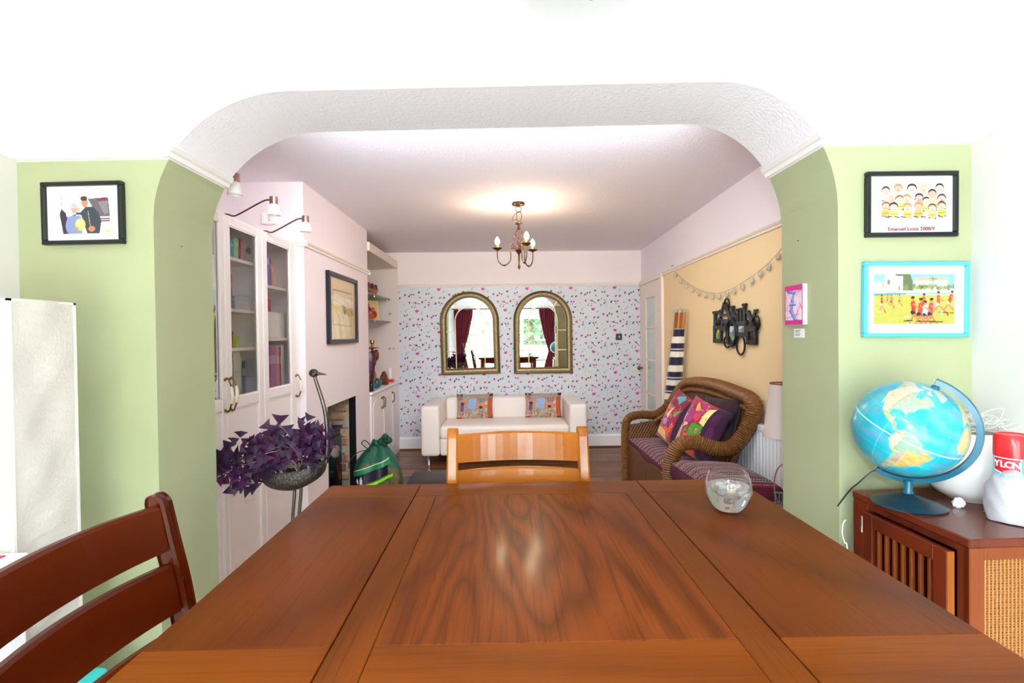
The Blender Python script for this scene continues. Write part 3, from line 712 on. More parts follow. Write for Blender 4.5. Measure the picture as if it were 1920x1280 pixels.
# ================================================================ FRAMED PICTURES on the arched wall
def to_wall(x, z, off=0.): return Vector((x, YF(x)-off, z))
def frame_on_arch(name, cx, cz, w, h, fw_, fmat, cv, mw, label, tilt=0, mat_board='#f7f4f0', depth=.018, cat='picture', dim=.78):
    a = math.atan(-.0345)
    o = empty(name, to_wall(cx, cz, .001), (0, 0, a), label, cat)
    M = T(*to_wall(cx, cz, .001))@Rz(a)@Matrix.Rotation(tilt, 4, 'Y')
    for lo, hi in (((-w/2, -depth, -h/2), (w/2, 0, -h/2+fw_)), ((-w/2, -depth, h/2-fw_), (w/2, 0, h/2)), ((-w/2, -depth, -h/2+fw_), (-w/2+fw_, 0, h/2-fw_)), ((w/2-fw_, -depth, -h/2+fw_), (w/2, 0, h/2-fw_))):
        b = MB(); b.box(lo, hi, .0025, M); b.build('frame_bar', fmat, o)
    b = MB(); b.box((-w/2+fw_, -depth*.45, -h/2+fw_), (w/2-fw_, -.001, h/2-fw_), 0, M); b.build('mount_board', mat('board_'+mat_board.strip('#'), mat_board, .7), o)
    pw, ph = w/2-fw_-mw[0], h/2-fw_-mw[1]
    def fn(X, Y):
        x = (X-.5)*2*pw+(mw[2] if len(mw) > 2 else 0); z = (Y-.5)*2*ph+(mw[3] if len(mw) > 3 else 0); y = -depth*.45-.0006
        A = np.stack([x.ravel(), np.full(x.size, y), z.ravel(), np.ones(x.size)]); B = np.array(M)@A
        return B[0].reshape(x.shape), B[1].reshape(x.shape), B[2].reshape(x.shape)
    cv.a *= dim; cv.grid(fn, 'print', M_print, o)
    return o, M
# rugby match photograph
def person(cv, x, y, s, shirt, shorts, skin='#e08a54', hair='#2a2020', lean=0, run=0):
    A = cv.w/cv.h
    cv.line((x+lean*s, y+.05*s), (x+lean*s*.3, y-.10*s), .022*s, shirt); cv.line((x+lean*s*.3-.012*s, y-.10*s), (x+.01*s, y-.15*s), .020*s, shorts)
    cv.line((x, y-.14*s), (x-.035*s-run*s, y-.30*s), .011*s, skin); cv.line((x+.01*s, y-.14*s), (x+.05*s+run*s, y-.28*s), .011*s, skin)
    cv.line((x-.035*s-run*s, y-.28*s), (x-.04*s-run*s, y-.33*s), .010*s, '#f0e8e8'); cv.line((x+.05*s+run*s, y-.27*s), (x+.06*s+run*s, y-.32*s), .010*s, '#c43a2a')
    cv.line((x+lean*s, y+.03*s), (x+.06*s, y-.04*s), .009*s, skin)
    cv.ell(x+lean*s*1.3, y+.115*s, .018*s, .018*s*A*1.1, skin); cv.ell(x+lean*s*1.3, y+.135*s, .019*s, .014*s*A, hair)
cv = Canvas(150, 108, '#cfc95c')
cv.rect(0, 0, 1, .62, '#cdc85a').noise(.12, 24)
cv.rect(0, .60, 1, 1, '#e9ebe9'); cv.rect(0, .82, .13, 1, '#9fd3ee'); cv.rect(.27, .62, .36, .99, '#f2f2f0'); cv.rect(.44, .7, 1, 1, '#9ccbea')
cv.poly([(.27, 1), (.27, .96), (.36, .95), (.36, .66), (.48, .66), (.48, .85), (.45, 1)], '#6f7f55'); cv.rect(.50, .66, .92, .86, '#f4efe6'); cv.poly([(.49, .86), (.93, .88), (.89, .93), (.52, .92)], '#e7bda6')
for i in range(46): cv.ell(.38+.62*rng.random(), .70+.07*rng.random(), .02, .035, ['#7f9a58', '#a3b06a', '#93995a', '#5f7a48'][i % 4], .8)
cv.line((.73, .92), (.73, .66), .006, '#7a6a50'); 
for a in range(7): cv.line((.73, .9), (.73+.05*math.cos(a), .9+.05*math.sin(a)), .004, '#7d9a60')
for x, y, c in ((.06, .8, '#d9d4c8'), (.1, .78, '#c9b9a8'), (.17, .84, '#8f8474'), (.3, .72, '#b89f8f')): cv.rect(x, y-.05, x+.03, y+.04, c)
cv.rect(0, .615, 1, .665, '#f3f0ee'); cv.poly([(0, .565), (.5, .60), (1, .60), (1, .62), (0, .615)], '#5aa7bd'); cv.rect(.40, .575, 1, .615, '#bcdbe8'); cv.rect(.06, .572, .2, .6, '#5fae95')
for p in ((.10, .47, .75, '#c8322c', '#e9e9f2', 0, .0), (.22, .50, .55, '#d97a6a', '#4a4a55', 0, 0), (.32, .52, .5, '#e2a79a', '#4a4a5a', 0, 0), (.17, .52, .4, '#c88', '#444', 0, 0)):
    person(cv, *p[:5], lean=p[5], run=p[6])
for p in ((.60, .47, .9, '#d9432c', '#2a2a48', .02, .01), (.80, .50, 1.0, '#e0623a', '#e8e6f4', 0, .06), (.92, .52, .95, '#e24a30', '#e8e6f4', .04, .04), (.50, .36, 1.25, '#d23c30', '#22243c', -.01, .02), (.57, .33, 1.25, '#e04a36', '#2b2b4a', .01, .02), (.70, .33, 1.25, '#d64070', '#26264a', .01, .03), (.64, .30, 1.1, '#f0f0f8', '#33335a', 0, .02)):
    person(cv, *p[:5], lean=p[5], run=p[6])
cv.line((.38, .065), (.48, .075), .008, '#3c3a20'); cv.line((.55, .06), (.85, .045), .008, '#3c3a20'); cv.line((.8, .24), (.99, .22), .005, '#4a4a20'); cv.ell(.41, .15, .03, .02, '#ecebe2')
cyan_plastic = mat('sky_blue_frame', '#4fb9e6', .25, coat=.5)
frame_on_arch('rugby_photo', 1.332, 1.499, .336, .243, .013, cyan_plastic, cv, (.026, .027, -.004, .002), 'rugby match photo in a bright sky-blue frame, lower of the two on the right pier', tilt=.012, cat='framed photo', dim=.7)
# team caricature in black frame
cv = Canvas(150, 104, '#f7f6fb')
rows = [(.15, .80, '#4a3434'), (.32, .86, '#b98a4a'), (.51, .84, '#2c2222'), (.67, .84, '#d8bf86'), (.79, .72, '#35262c'), (.89, .86, '#2b2228'), (.92, .60, '#5a2e2e'), (.24, .58, '#d9c08a'), (.34, .58, '#8d5a34'), (.44, .60, '#c08a4a'),
        (.61, .62, '#241c22'), (.71, .53, '#4a3030'), (.80, .56, '#d8b98a'), (.15, .42, '#9a6a3a'), (.26, .40, '#241a20'), (.45, .38, '#c98a5a'), (.60, .40, '#b98a5a'), (.79, .36, '#6a4a30'), (.92, .42, '#6a3a34')]
for i, (x, y, hc) in enumerate(rows):
    cv.ell(x, y-.17, .062, .10, ['#e8c83a', '#e3b52c', '#f0dc6a'][i % 3] if y < .75 else '#f2efe8', .95)
    if y < .7: cv.rect(x-.05, y-.19, x+.05, y-.17, '#5a4a2a', .7)
    cv.ell(x-.04, y-.25, .014, .016, '#26262c'); cv.ell(x+.045, y-.26, .014, .016, '#26262c')
for i, (x, y, hc) in enumerate(rows):
    r = .060 if i != 2 else .070
    cv.ell(x, y+.01, r, r*1.75, hc); cv.ell(x, y-.025, r*.88, r*1.5, ['#f0c3b0', '#eeb2a4', '#f4d2c0'][i % 3])
    cv.ell(x-.018, y, .008, .012, '#fff'); cv.ell(x+.018, y, .008, .012, '#fff'); cv.ell(x-.018, y, .004, .006, '#333'); cv.ell(x+.018, y, .004, .006, '#333'); cv.ell(x, y-.025, .009, .014, '#d98a7a')
    cv.ell(x, y-.065, .022, .010, '#b84a4a'); cv.ell(x, y-.062, .015, .005, '#fff')
for x in (.16, .3, .38, .47, .56, .66, .77, .9): cv.line((x-.02, .15), (x+.03, .13), .010, ['#3a3a44', '#c9a9a9'][int(x*100) % 2])
fo, Mf = frame_on_arch('caricature_print', 1.3195, 1.806, .292, .210, .0145, black_satin, cv, (.016, .026, 0, .006), 'cartoon team line-up print in a black frame, upper of the two on the right pier', tilt=.006, mat_board='#f8f7fc')
def text_obj(s_, size, M, material, parent, name='lettering', extrude=.0004, align='CENTER', bold=.0):
    cu = bpy.data.curves.new(name, 'FONT'); cu.body = s_; cu.size = size; cu.align_x = align; cu.align_y = 'CENTER'; cu.extrude = extrude; cu.offset = bold
    t = bpy.data.objects.new('tmp_text', cu); COL.objects.link(t); bpy.context.view_layer.update()
    me = bpy.data.meshes.new_from_object(t.evaluated_get(bpy.context.evaluated_depsgraph_get()))
    bpy.data.objects.remove(t); me.name = name; me.materials.clear(); me.materials.append(material)
    me.transform(WM[parent.name].inverted()@M); o = bpy.data.objects.new(name, me); COL.objects.link(o); o.parent = parent; WM[o.name] = WM[parent.name].copy(); return o
RX = Matrix.Rotation(PI/2, 4, 'X')
text_obj('Emanuel Lions 2008/9', .0168, Mf@T(0, -.0093, -.079)@RX, mat('maroon_ink', '#8a2440', .6), fo, bold=.0003)
# two men photo on the left pier
cv = Canvas(130, 96, '#eef2f4')
cv.noise(.05, 12)
for i in range(7): cv.rect(.10, .62+i*.045, .14, .635+i*.045, '#8a98a8', .7); cv.rect(.17, .62+i*.045, .20, .635+i*.045, '#9aa8b4', .5)
cv.rect(.30, .70, .36, .76, '#9ab', .5); cv.rect(0, .38, .3, .44, '#d9dccb')
cv.poly([(.60, .85), (.97, .88), (1, .42), (.78, .42)], '#6c6870'); cv.poly([(.76, .86), (.97, .88), (.965, .80), (.78, .78)], '#8c3a4c'); cv.poly([(.78, .78), (.96, .80), (.97, .5), (.9, .46)], '#8d8a90')
cv.rect(.80, .34, 1, .38, '#8a2c44'); cv.rect(.80, .29, 1, .325, '#6a3a44'); cv.rect(.9, .02, 1, .1, '#e6e08a')
cv.poly([(.08, .5), (.12, .62), (.2, .5), (.2, .0), (.14, .0)], '#2f3c46'); cv.poly([(.13, .5), (.22, .42), (.24, .0), (.15, .0)], '#4a2c46')
cv.poly([(.18, .2), (.22, .40), (.33, .46), (.46, .44), (.50, .30), (.48, .0), (.24, .0), (.2, .08)], '#8fa0d0'); cv.ell(.35, .60, .055, .10, '#eba78e'); cv.ell(.35, .68, .055, .055, '#cfc4c4'); cv.poly([(.30, .47), (.36, .44), (.40, .48)], '#5a6a90')
cv.poly([(.46, .52), (.56, .66), (.70, .66), (.80, .50), (.84, .30), (.80, .0), (.58, .0), (.52, .25)], '#454a54'); cv.line((.60, .55), (.64, .15), .005, '#c9ccd2'); cv.line((.40, .5), (.54, .48), .02, '#3a4250')
cv.ell(.545, .76, .058, .115, '#d8926a'); cv.ell(.53, .86, .062, .06, '#4a3a34'); cv.ell(.43, .60, .02, .04, '#e9a893')
cv.ell(.455, .23, .092, .145, '#e9ea72'); cv.ell(.44, .26, .05, .08, '#f4f4a8'); cv.ell(.38, .13, .04, .035, '#d98a5a'); cv.ell(.66, .12, .06, .07, '#d98a5a')
frame_on_arch('couple_photo', -1.392, 1.822, .272, .207, .0135, black_satin, cv, (.030, .022, -.003, .0), 'photo of two men with a yellow balloon in a black frame on the left pier', tilt=-.006, mat_board='#f8ede6', cat='framed photo', depth=.022)

# small pink and blue canvas on the right reveal, with a printed caption below it
cv = Canvas(64, 100, '#d51c86'); g = Canvas(64, 100, '#e6cfe0'); g.noise(.35, 9)
for i in range(26): g.line((rng.random(), rng.random()), (rng.random()*.9, rng.random()), .012+.014*rng.random(), ['#e0447e', '#f0b0c4', '#d8e4f0', '#e86a8a', '#f0dce6', '#b06ab0'][i % 6], .75)
for p, q, w in (((.2, .85), (.55, .80), .07), ((.5, .8), (.4, .6), .05), ((.45, .6), (.35, .35), .07), ((.35, .35), (.6, .12), .08), ((.6, .12), (.9, .08), .05), ((.3, .5), (.6, .5), .03)): g.line(p, q, w, '#2f62c8', .9); g.line((p[0], p[1]+.03), (q[0], q[1]+.03), w*.35, '#9cc4ee', .8)
mk = (g.Y > .12) & (g.Y < .86) & (g.X > .04) & (g.X < .96); cv.a[mk] = g.a[mk]
XRV = 1.0915
ca = empty('abstract_canvas', (XRV, 1.86, 1.497), label='small pink and blue abstract canvas on the right side of the archway', cat='painting')
b = MB(); b.box((XRV-.018, 1.802, 1.425), (XRV-.0005, 1.918, 1.572), .002); b.build('stretched_canvas', mat('canvas_edge', '#f4e4ea', .8), ca)
cv.grid(lambda X, Y: (np.full(X.shape, XRV-.0188), 1.918-X*.116, 1.425+Y*.147), 'painted_face', M_print, ca)
la = empty('caption_label', (XRV, 1.855, 1.395), label='tiny white caption card under the pink and blue canvas', cat='label')
b = MB(); b.box((XRV-.0012, 1.822, 1.378), (XRV-.0003, 1.888, 1.411)); b.build('card', mat('white_card', '#fbfbfd', .6), la)
for z, l in ((.404, .035), (.399, .03), (.391, .035), (.386, .03)):
    b = MB(); b.box((XRV-.0015, 1.881-l, 1+z-.0012), (XRV-.0013, 1.881, 1+z+.0012)); b.build('text_line', mat('grey_ink', '#777a88', .6), la)
for x, y in ((al+.0005, 1.86), (XRV-.0005, 1.86)):
    b = MB(); b.lathe([(0, -.002), (.002, -.001), (.002, .002), (0, .003)], (0, 0, 0), 8, M=T(x, y, 1.735)); tag(b.build('wall_nail', black_matt), 'tiny nail mark in the green %s side of the archway' % ('left' if x < 0 else 'right'), 'nail')

# ================================================================ CONSOLE CABINET in the right corner
CZ = .90; cherry = wood('console_wood', '#6f2a14', '#4a1a0c', 'Z', 5, 2, rough=.3, coat=.4, c3='#5b2110', pores=.25); cherryT = wood('console_top_wood', '#6a2c18', '#4d1e10', 'Y', 5, 2, rough=.25, coat=.5, pores=.25)
cherryL = wood('console_light_wood', '#7c3c1a', '#642c10', 'Z', 4, 2, rough=.35, coat=.3, pores=.25)
CA = math.atan2(.012, .386); cn = empty('console_cabinet', (1.305, 1.40, 0), (0, 0, 0), 'dark cherry cabinet with a slatted side door and a rattan front', 'cabinet')
MC = T(1.094, 1.573, 0)@Rz(CA-.0)      # origin at the back left corner; local -y runs towards the camera along the left face
W_, D_ = .405, .386
b = MB(); b.box((-.004, -D_-.004, CZ-.022), (W_, 0, CZ), .003, MC); b.build('top', cherryT, cn)
b = MB()
b.box((0.02, -.02, .04), (W_-.004, 0, CZ-.0225), 0, MC); b.box((W_-.02, -D_+.02, .04), (W_-.004, -.0205, CZ-.0225), 0, MC); b.box((.02, -D_+.02, .04), (W_-.0205, -.0205, .06), 0, MC); b.build('carcass', cherry, cn)
b = MB()   # left face frame
b.box((0, -.062, .0), (.02, 0, CZ-.0225), .002, MC); b.box((0, -D_, .0), (.02, -.352, CZ-.0225), .002, MC); b.box((0, -.352, CZ-.04), (.02, -.062, CZ-.0225), .001, MC); b.box((0, -.352, .04), (.02, -.062, .10), .001, MC); b.build('side_frame', cherry, cn)
# slatted door, standing slightly open on its far hinge
MD = MC@T(0.0, -.064, 0)@Rz(-.022)
dr = empty('door', MD.translation); dr.parent = cn; dr.location = WM[cn.name].inverted()@MD.translation; WM[dr.name] = WM[cn.name]@Matrix.Translation(dr.location)
b = MB()
for lo, hi in (((-.016, -.035, .105), (.001, 0, CZ-.045)), ((-.016, -.285, .105), (.001, -.245, CZ-.045)), ((-.016, -.245, CZ-.085), (.001, -.035, CZ-.045)), ((-.016, -.245, .105), (.001, -.035, .15))): b.box(lo, hi, .0015, MD)
b.build('door_frame', cherry, dr)
b = MB(); b.box((-.016, -.2885, .105), (.001, -.2852, CZ-.045), 0, MD); b.build('door_edge', wood('edge_wood', '#a8622c', '#8c4c1c', 'Z', 4, 2), dr)
for i in range(7):
    y = -.052-i*.0292; b = MB(); b.box((-.012, y-.0055, .15), (-.002, y+.0035, CZ-.085), .001, MD); b.build('slat', cherryL, dr)
b = MB(); b.box((-.002, -.04, CZ-.12), (.004, -.034, CZ-.07), .001, MC); b.build('hinge', chrome, cn)
b = MB(); b.box((.03, -.33, .3), (.3, -.09, .62)); tag(b.build('stored_box', mat('navy_box', '#1a1c3a', .4), cn), 'dark blue box inside')
# rattan front
MF = MC@T(0, -D_, 0)
b = MB(); b.box((.0, -.002, 0), (.036, .018, CZ-.0225), .002, MF); b.box((.37, -.002, 0), (W_-.004, .018, CZ-.0225), .002, MF); b.box((.036, -.001, CZ-.052), (.37, .018, CZ-.0225), .001, MF); b.box((.036, -.001, .05), (.37, .018, .1), .001, MF); b.build('front_frame', cherryL, cn)
b = MB(); b.box((.036, .004, .1), (.37, .012, CZ-.052), 0, MF); b.build('rattan_panel', weave('rattan', '#a86c34', '#6e4018', 620, 420, 1, 'XZ', .003), cn)
rm = mat('rattan_strand', '#a9713a', .5)
b = MB()
for i in range(34):
    x = .041+i*.0098; b.box((x-.0019, .0015, .1), (x+.0019, .0042, CZ-.052), 0, MF)
tag(b.build('rattan_strands', rm, cn), kind='stuff')
b = MB()
for i in range(112):
    z = .104+i*.0066; b.box((.0365, .0025, z), (.3695, .0045, z+.0028), 0, MF)
tag(b.build('rattan_weave', mat('rattan_strand_dark', '#935a28', .5), cn), kind='stuff')

# ================================================================ GLOBE
GC = Vector((1.145, 1.42, 1.121)); GR_ = .134
gb = empty('desk_globe', (1.15, 1.435, CZ), label='turquoise desk globe showing the Americas, tilted in a blue arm on a dark base', cat='globe')
to = Vector((-GC.x, -GC.y, 1.4-GC.z)).normalized(); rs = Vector((1.42, -1.145, 0)).normalized()
ax = (rs*math.sin(math.radians(27))+Vector((0, 0, 1))*math.cos(math.radians(27))+to*.13).normalized()
cc = (to-ax*to.dot(ax)).normalized(); ee = ax.cross(cc); LON0 = -72
def sph(lat, lon, r=GR_):
    la_, lo = math.radians(lat), math.radians(lon-LON0); return GC+r*(ax*math.sin(la_)+cc*math.cos(la_)*math.cos(lo)+ee*math.cos(la_)*math.sin(lo))
NA = [(-168, 66), (-156, 71), (-140, 70), (-128, 70), (-115, 68), (-108, 68), (-95, 72), (-94, 60), (-88, 57), (-80, 52), (-79, 55), (-77, 62), (-65, 59), (-56, 52), (-65, 48), (-61, 46), (-70, 43), (-74, 40), (-76, 35), (-81, 31), (-80, 25), (-83, 29), (-90, 30), (-97, 27), (-97, 20), (-91, 18), (-88, 21), (-88, 16), (-83, 14), (-82, 9), (-78, 8), (-82, 7), (-88, 12), (-96, 15), (-105, 20), (-112, 29), (-114, 25), (-118, 34), (-124, 40), (-124, 48), (-132, 56), (-145, 60), (-158, 57), (-165, 62)]
SA = [(-78, 8), (-72, 12), (-62, 10), (-52, 5), (-50, 0), (-44, -2), (-35, -6), (-38, -13), (-41, -22), (-48, -27), (-54, -34), (-58, -38), (-65, -43), (-66, -50), (-69, -55), (-74, -50), (-73, -38), (-71, -30), (-70, -18), (-76, -14), (-81, -5), (-80, 0)]
AF = [(-17, 15), (-10, 6), (5, 5), (9, 3), (9, -5), (13, -15), (18, -34), (30, -32), (40, -15), (50, 11), (32, 31), (10, 37), (-6, 36), (-13, 27)]
GRN = [(-72, 78), (-55, 70), (-45, 60), (-22, 70), (-20, 80), (-40, 83), (-65, 82)]
ARC = [(-120, 72), (-95, 74), (-80, 74), (-62, 66), (-75, 64), (-85, 70), (-70, 80), (-90, 82), (-118, 77)]
EU = [(-9, 37), (3, 42), (20, 36), (40, 40), (60, 70), (20, 71), (5, 60), (-5, 48)]; ANT = [(-180, -90), (180, -90), (180, -72), (-60, -66), (-180, -74)]
AU = [(115, -22), (130, -12), (142, -11), (153, -28), (145, -38), (130, -32), (115, -34)]; AS = [(60, 70), (180, 70), (160, 60), (135, 45), (122, 30), (108, 12), (95, 18), (80, 8), (70, 22), (50, 25), (40, 40)]
gw, gh = 560, 280; cv = Canvas(gw, gh, '#37a3b8'); cv.noise(.16, 26)
ll = lambda P_: [((lo+180)/360, (la_+90)/180) for lo, la_ in P_]
for P_ in (NA, SA): 
    q = ll(P_)
    for i in range(len(q)): cv.line(q[i], q[(i+1) % len(q)], .004, '#4fb6cc', .5)
land = Canvas(gw, gh, '#a7a07c'); land.noise(.22, 60); LAT = land.Y*180-90; LON = land.X*360-180
land.put((LAT < 12) & (LAT > -12) & (LON > -72) & (LON < -48), '#78b296', .75); land.put((LAT < -8) & (LON > -62) & (LON < -30), '#c8a548', .7); land.put((LON < LAT*.15-71) & (LAT < 5), '#cbb0a0', .8)
land.put((LON > -125) & (LON < -100) & (LAT > 20), '#cdb8a8', .7); land.put((LON > -98) & (LAT > 20) & (LAT < 60) & (LON < -50), '#98b8a0', .6); land.put((LAT > 60), '#b9c4b8', .6); land.put((LON > -20), '#dcc98a', .5); land.noise(.16, 120)
lm = Canvas(gw, gh, '#000000')
for P_ in (NA, SA, AF, GRN, ARC, EU, ANT, AU, AS): lm.poly(ll(P_), '#ffffff')
for lo, la_, r0, r1 in ((-78, 21.5, 5, 1), (-71, 19, 3, 1)): lm.ell((lo+180)/360, (la_+90)/180, r0/360, r1/180, '#ffffff')
lm.ell((-86+180)/360, (58+90)/180, 5/360, 5/180, '#000000'); mk = lm.a[..., 0] > .5; cv.a[mk] = land.a[mk]
cv.rect(0, .4982, 1, .5038, '#dff4f6', .8)
for k in range(-150, 181, 30): cv.rect((k+180)/360-.0009, .05, (k+180)/360+.0009, .95, '#7fdcec', .35)
for k in (-45, -22, 22, 45, 66): cv.rect(0, (k+90)/180-.0015, 1, (k+90)/180+.0015, '#7fdcec', .35)
b = MB(); V = []
for j in range(gh):
    for i in range(gw+1): V.append(sph(90-180*(j+.0)/(gh-1), -180+360*i/gw))
F = [(j*(gw+1)+i, (j+1)*(gw+1)+i, (j+1)*(gw+1)+i+1, j*(gw+1)+i+1) for j in range(gh-1) for i in range(gw)]
b.v = [tuple(v) for v in V]; b.f = F; b.mi = [0]*len(F); b.c = [None]*len(F)
vc = np.concatenate([cv.a, cv.a[:, :1]], 1).reshape(-1, 3)
b.build('ball', mat('globe_map', rough=.28, attr='Col', coat=.3), gb, smooth=True, vcol=vc)
armm = mat('globe_arm_blue', '#0f5f7c', .3, coat=.3)
# arm: half ring from the north to the south pole on the right-hand side
e3 = (ee*.97+cc*-.1).normalized(); e3 = (e3-ax*e3.dot(ax)).normalized(); n3 = ax.cross(e3)
b = MB(); V = []; F = []; n = 44
for i in range(n+1):
    a = math.radians(93-186*i/n); d = ax*math.sin(a)+e3*math.cos(a); hw = .009
    for r, w in ((.1445, -hw), (.1445, hw), (.158, hw*.8), (.161, 0), (.158, -hw*.8)): V.append(GC+d*r+n3*w)
k = 5; F = [(i*k+j, i*k+(j+1) % k, (i+1)*k+(j+1) % k, (i+1)*k+j) for i in range(n) for j in range(k)]+[tuple(range(k)), tuple(n*k+j for j in range(k))[::-1]]
b.add(V, F); b.build('meridian_arm', armm, gb, smooth=True)
for s in (1, -1):
    b = MB(); b.tube([GC+ax*s*.1335, GC+ax*s*.140], .010, 12); b.tube([GC+ax*s*.140, GC+ax*s*.147], .006, 12); b.build('pivot', armm, gb, smooth=True)
low = min((GC+(ax*math.sin(a)+e3*math.cos(a))*.157 for a in np.linspace(-1.55, 1.5, 60)), key=lambda v: v.z)
bm_ = mat('globe_base_dark', '#16313f', .35, coat=.2)
b = MB(); bc = Vector((low.x-.008, low.y-.004, CZ+.0005)); b.lathe([(0, 0), (.088, 0), (.090, .004), (.080, .010), (.05, .019), (.022, .028), (.014, .034)], bc, 48); b.build('base', bm_, gb, smooth=True)
b = MB(); b.lathe([(.014, 0), (.010, .008), (.0115, low.z-bc.z-.028)], bc+Vector((0, 0, .033)), 16); b.build('neck', armm, gb, smooth=True)
b = MB(); s0 = GC-ax*.147; b.tube(smooth_path([s0, s0+Vector((-.02, .01, -.012)), s0+Vector((-.045, .03, -.05)), Vector((1.075, 1.56, CZ+.004)), Vector((1.062, 1.60, CZ-.06))]), .0022, 6); b.build('power_cord', black_satin, gb, smooth=True)
# white cable and socket beside the cabinet
wc = empty('white_cable', (1.07, 1.57, .74), label='thin white cable looping down between the green pier and the cherry cabinet', cat='cable')
b = MB(); b.tube(smooth_path([(1.078, 1.585, .80), (1.066, 1.58, .79), (1.060, 1.575, .76), (1.064, 1.57, .735), (1.07, 1.565, .70), (1.075, 1.56, .4)]), .0018, 6); b.build('flex', mat('white_plastic', '#f4f4f6', .35), wc, smooth=True)
b = MB(); b.box((1.055, 1.56, .668), (1.085, 1.60, .70), .004); b.build('plug', black_satin, wc)

# ================================================================ WHITE ROUND BOWL LAMP, wire ball, spray can in bag, tissue
vp = empty('white_vase', (1.378, 1.475, CZ), label='large round white ceramic vase behind the globe', cat='vase')
b = MB(); b.lathe([(0, .001), (.058, .001), (.062, .006), (.082, .016), (.106, .042), (.119, .078), (.121, .105), (.117, .135), (.104, .165), (.085, .186), (.070, .196), (.066, .200), (.062, .196), (.075, .18), (.10, .13), (.1, .08), (.06, .03), (0, .025)], (1.378, 1.475, CZ), 48); b.build('body', mat('white_ceramic', '#eeebe8', .25, coat=.4), vp, smooth=True)
wb = empty('string_ball', (1.378, 1.475, CZ+.2), label='tangle of clear white string lights lying in the mouth of the white vase', cat='string lights')
b = MB(); rr = np.random.default_rng(5)
for i in range(30):
    c = Vector((1.378+.035*rr.normal(), 1.475+.025*rr.normal(), CZ+.222+.012*abs(rr.normal()))); r0 = .03+.025*rr.random(); ph = rr.random()*6; tl_ = rr.normal()*.5
    P_ = [Vector((min(max(c.x+r0*(1+.25*math.sin(3*t+ph))*math.cos(t), 1.285), 1.49), min(max(c.y+.7*r0*math.sin(t), 1.39), 1.59), max(c.z+.012*math.sin(2*t+ph)+tl_*.02*math.cos(t), CZ+.204))) for t in np.linspace(0, 2*PI, 13)]
    b.tube(smooth_path(P_, 4), .0014, 4)
tag(b.build('wire_tangle', mat('clear_white_wire', '#efefec', .3, trans=.3), wb, smooth=True), kind='stuff')
sp = empty('spray_can', (1.315, 1.29, CZ), label='spray can with red cap and cyan label standing in a plastic bag', cat='spray can')
SX, SY = 1.315, 1.29
b = MB(); b.lathe([(0, .003), (.0355, .003), (.0365, .008), (.0365, .172), (.034, .176)], (SX, SY, CZ), 36); b.build('can', mat('label_white2', '#f0f2f4', .3, coat=.3), sp, smooth=True)
b = MB(); b.lathe([(.0367, .118), (.0367, .171)], (SX, SY, CZ), 36); b.build('cyan_band', mat('cyan_label', '#4cc3e2', .3, coat=.3), sp, smooth=True)
b = MB(); b.lathe([(.0372, .17), (.0378, .178), (.0374, .222), (.034, .228), (.030, .2285), (.028, .226), (0, .226)], (SX, SY, CZ), 36); b.build('red_cap', mat('red_cap', '#e01a22', .3, coat=.3), sp, smooth=True)
def on_can(a, z, r): return Vector((SX+r*math.cos(a), SY+r*math.sin(a), CZ+z))
a0 = math.atan2(-SY, -SX)
def band(am, aw, z0, z1, r, m, name, tip=0):
    b = MB(); n = 14; V = []; F = []
    for i in range(n+1):
        a = am+aw*(i/n-.5)*2; e = tip*(1-abs(i/n-.5)*2); V += [on_can(a, z0-e, r), on_can(a, z1, r)]
    F = [(2*i, 2*i+1, 2*i+3, 2*i+2) for i in range(n)]; b.add(V, F); return b.build(name, m, sp, smooth=True)
band(a0-.33, .80, .134, .1705, .0370, mat('label_white', '#f4f6f8', .4), 'label_border', .008)
band(a0-.33, .74, .137, .1675, .0373, mat('label_red', '#d81e2c', .4), 'label_patch', .008)
for i, ch in enumerate('YLON'):
    a = a0-.33+(i-1.5)*.36; p = on_can(a, .1525, .0377); Mt = Matrix((Vector((-math.sin(a), math.cos(a), 0)), Vector((0, 0, 1)), Vector((math.cos(a), math.sin(a), 0)))).transposed().to_4x4(); Mt.translation = p
    text_obj(ch, .0225, Mt, mat('label_white', '#f4f6f8', .4), sp, name='letter', bold=.0006)
# milky plastic bag round the can: open crumpled sleeve
b = MB(); V = []; n = 56; hz = 22
for j in range(hz+1):
    z = .002+.122*j/hz; t = j/hz
    for i in range(n):
        a = 2*PI*i/n; r = .052+.006*math.sin(3*a+2*t)+.0012*math.sin(9*a+5*t*3)+.012*math.sin(PI*t)*.5-.008*(t > .86)*(t-.86)/.14
        zz_ = z*(1+(.16*math.sin(a*2+.8)+.06*math.sin(5*a))*t)
        V.append((SX+.012+r*1.12*math.cos(a), SY+.0+r*.9*math.sin(a), CZ+.0008+zz_))
F = [(j*n+i, j*n+(i+1) % n, (j+1)*n+(i+1) % n, (j+1)*n+i) for j in range(hz) for i in range(n)]+[tuple(range(n))]
b.add(V, F); bagm = mat('milky_plastic', '#cfccd4', .35, bump=(30, .6, .004), alpha=.5)
tag(b.build('plastic_bag', bagm, smooth=True), 'milky white plastic bag around the spray can on the cabinet', 'bag')
b = MB(); b.box((SX+.004, SY-.046, CZ+.004), (SX+.040, SY-.0395, CZ+.05), .002, None); tag(b.build('pink_packet', mat('pink_packet', '#e8788c', .5)), 'pink packet showing through the milky plastic bag', 'packet')
b = MB(); b.sphere((0, 0, 0), .013, 12, 8); V = [Vector(v) for v in b.v]; b.v = [tuple((v*(.75+.6*rng.random()))+Vector((1.277, 1.404, CZ+.011))) for v in V]
tag(b.build('crumpled_tissue', mat('tissue', '#eef4f6', .9)), 'small crumpled white tissue on the cabinet beside the globe', 'tissue')
